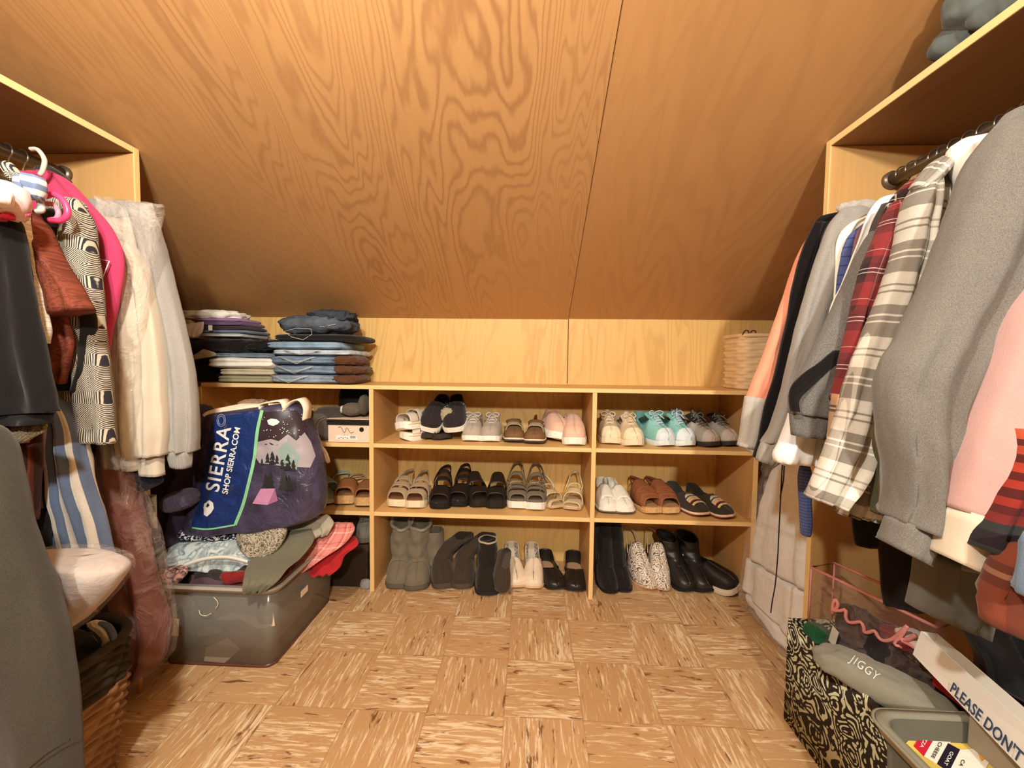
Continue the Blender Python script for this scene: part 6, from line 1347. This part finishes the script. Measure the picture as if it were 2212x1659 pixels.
o = tube('grey_hanger', catmull([PY(*q, -.72) for q in ((68, 408), (84, 430), (90, 452), (80, 458))], 20), .006, P((190, 196, 184), .4), None, 10); tag(o, 'grey green hanger arm below the blue and white scarf', 'hanger')
o = tube('white_hanger', catmull([PY(*q, -.62) for q in ((138, 434), (152, 452), (160, 476), (152, 500), (138, 506))], 20), .005, P((222, 216, 206), .4), None, 10); tag(o, 'white plastic hanger arm at the collar of the knit jacket', 'hanger')
o = tube('white_hanger', catmull([PY(*q, -.60) for q in ((66, 322), (82, 324), (96, 345), (92, 368), (86, 378))], 24), .005, P((206, 200, 184), .4), None, 10); tag(o, 'thick white hanger hook over the left rail', 'hanger')
o = heap('scarf', 'blue and white striped scarf knotted around a hanger', 'scarf', [(50, 385, 70, 376), (44, 392, 84, 382), (42, 404, 88, 396), (50, 416, 86, 412), (60, 430, 82, 428)], -.74, stripes_mat('scarf_stripes', None, None, .022, [(0, (236, 234, 226)), (.5, (120, 140, 172))]), .018, .006, 101, .014)
o = heap('patterned_strap_top', 'grey patterned strap top gathered at the left rail', 'top', [(8, 352, 22, 350), (12, 368, 34, 362), (22, 384, 46, 378), (34, 396, 52, 394)], -.74, tribal, .010, .004, 102, .006)
e = empty('rolled_cloth', 'pale pink rolled cloth over a hanger at the left edge', 'cloth', tuple(PY(18, 435, -.82)))
loft('roll', [(-30, 388, 20, 392), (-30, 410, 38, 405), (-30, 440, 44, 435), (-30, 462, 36, 456), (-20, 470, 20, 468)], -.82, C_((236, 196, 196), wr=.5), e, th=.03, fold=.004, hollow=False)
loft('inner_roll', [(-20, 400, 8, 404), (-20, 425, 16, 420), (-20, 446, 12, 440)], -.855, C_((246, 226, 216)), e, th=.014, fold=.003, hollow=False)
o = heap('red_cloth', 'small red cloth under the pink roll at the left edge', 'cloth', [(-20, 466, 28, 462), (-20, 476, 26, 474)], -.825, C_((180, 26, 44)), .012, .003, 103, .003)
o = heap('pink_strap', 'pink strap falling from the pink roll', 'strap', [(38, 415, 52, 420), (44, 440, 60, 445), (46, 462, 62, 470)], -.80, C_((232, 120, 160)), .008, .002, 104, .003)
o = heap('black_shoulder', 'black shoulder of a garment behind the magenta top', 'top', [(88, 362, 112, 360), (80, 368, 132, 374), (90, 378, 150, 392)], -.50, C_((52, 46, 44)), .016, .004, 105, .004)
# unseen coats added farther along the rails, only to shade the closets
for k, (y, c) in enumerate(((-1.16, (70, 66, 62)), (-1.26, (40, 38, 44)), (-1.38, (96, 80, 70)))):
    for sgn, rx in ((1, RXR), (-1, RXL)):
        z_t = 1.46; V = []; F = []; n = 16; x_in = rx-sgn*.20
        for i in range(n+1):
            f = i/n; hw = .21*(.55+.45*min(1, f*5)); 
            for j in range(24):
                a = 2*pi*j/24; V.append((rx+hw*cos(a), y+(.025+.006*sin(4*a+k))*sin(a), z_t-.95*f))
        for i in range(n):
            for j in range(24): a0 = i*24+j; a1 = i*24+(j+1) % 24; F.append((a0, a1, a1+24, a0+24))
        F.append(tuple(range(24))[::-1]); F.append(tuple(n*24+j for j in range(24)))
        o = mesh_obj('added_shade_coat', V, F, C_(c, wr=.8), None, None, True)
        tag(o, 'unseen %s coat added to shade the closet on the %s rail' % (['grey', 'black', 'brown'][k], 'right' if sgn > 0 else 'left'), 'coat')

garment('dress', 'dark brown dress shape added to darken the right closet behind the grey hem', 'dress', -.62, [(1905, 1110, 2250, 1110), (1900, 1180, 2260, 1180), (1905, 1250, 2270, 1250), (1915, 1310, 2270, 1310)], C_((34, 26, 22), wr=.8), th=.02, seed=111, fold=.014)  # invented garment, put in so the right closet interior turns dark
garment('trousers', 'black trousers shape added to darken the space under the fringed brown dress', 'trousers', -.70, [(-40, 1100, 112, 1100), (-40, 1160, 110, 1160), (-40, 1215, 112, 1215)], C_((20, 18, 20), wr=.8), th=.02, seed=112, fold=.012)  # invented black cloth, put in to darken the lower left closet
garment('dress', 'black dress shape added to darken the back of the left closet', 'dress', -.52, [(-60, 560, 200, 560), (-60, 800, 205, 800), (-60, 1000, 205, 1000), (-60, 1180, 200, 1180)], C_((22, 20, 22), wr=.8), th=.02, seed=113, fold=.014)  # added black sheet, its colour stands for the shade deep in the closet

# ---------------------------------------------------------------- sub-parts sit under the part they belong to
I4 = Matrix.Identity(4)
SUB = {'cuff': ('sleeve',), 'sleeve_crease': ('sleeve',), 'laces': ('upper',), 'tongue': ('upper',), 'toe_cap': ('upper',), 'toe_bumper': ('upper',), 'striped_panel': ('upper',), 'apron': ('upper',), 'overlay': ('upper',),
       'lining': ('upper',), 'seam': ('upper',), 'rivet': ('upper',), 'fluffy_rim': ('shaft',), 'stitched_collar': ('shaft',), 'buckle': ('shaft',), 'zip': ('shaft',), 'pocket_stitching': ('legs',), 'waistband_stitching': ('waistband',),
       'lettering': ('blue_panel',), 'round_logo': ('blue_panel',), 'round_badge': ('blue_panel',), 'edge_trim': ('top_shelf', 'shelf_board', 'divider', 'side_panel', 'top_board'), 'rod_socket': ('hanging_rod',), 'brim_stitching': ('brim',), 'print_outline': ('body',),
       'label_print': ('size_label',), 'logo': ('box_body',), 'logo_word': ('box_body',), 'finger_hole': ('box_body',), 'size_label': ('box_body',), 'welt': ('sole',), 'sole_band': ('sole',)}
for root in [o for o in COL.objects if o.type == 'EMPTY']:
    last = {}
    order = list(root.children)
    order.sort(key=lambda o: tuple(COL.objects.keys()).index(o.name)) if len(order) < 2 else None
    for ch in order: last.setdefault(ch.name.split('.')[0], []).append(ch)
    for ch in order:
        b = ch.name.split('.')[0]
        for pn in SUB.get(b, ()):
            if pn in last:
                cand = last[pn]
                def cen(o):
                    c = [Vector(v) for v in o.bound_box]; return sum(c, Vector())/8
                par = min(cand, key=lambda o: (cen(o)-cen(ch)).length)
                if b == 'edge_trim':
                    allc = [o for q in SUB[b] if q in last for o in last[q]]
                    par = min(allc, key=lambda o: (cen(o)-cen(ch)).length)
                if par.parent is root and par is not ch:
                    ch.parent = par; ch.matrix_parent_inverse = I4
                break
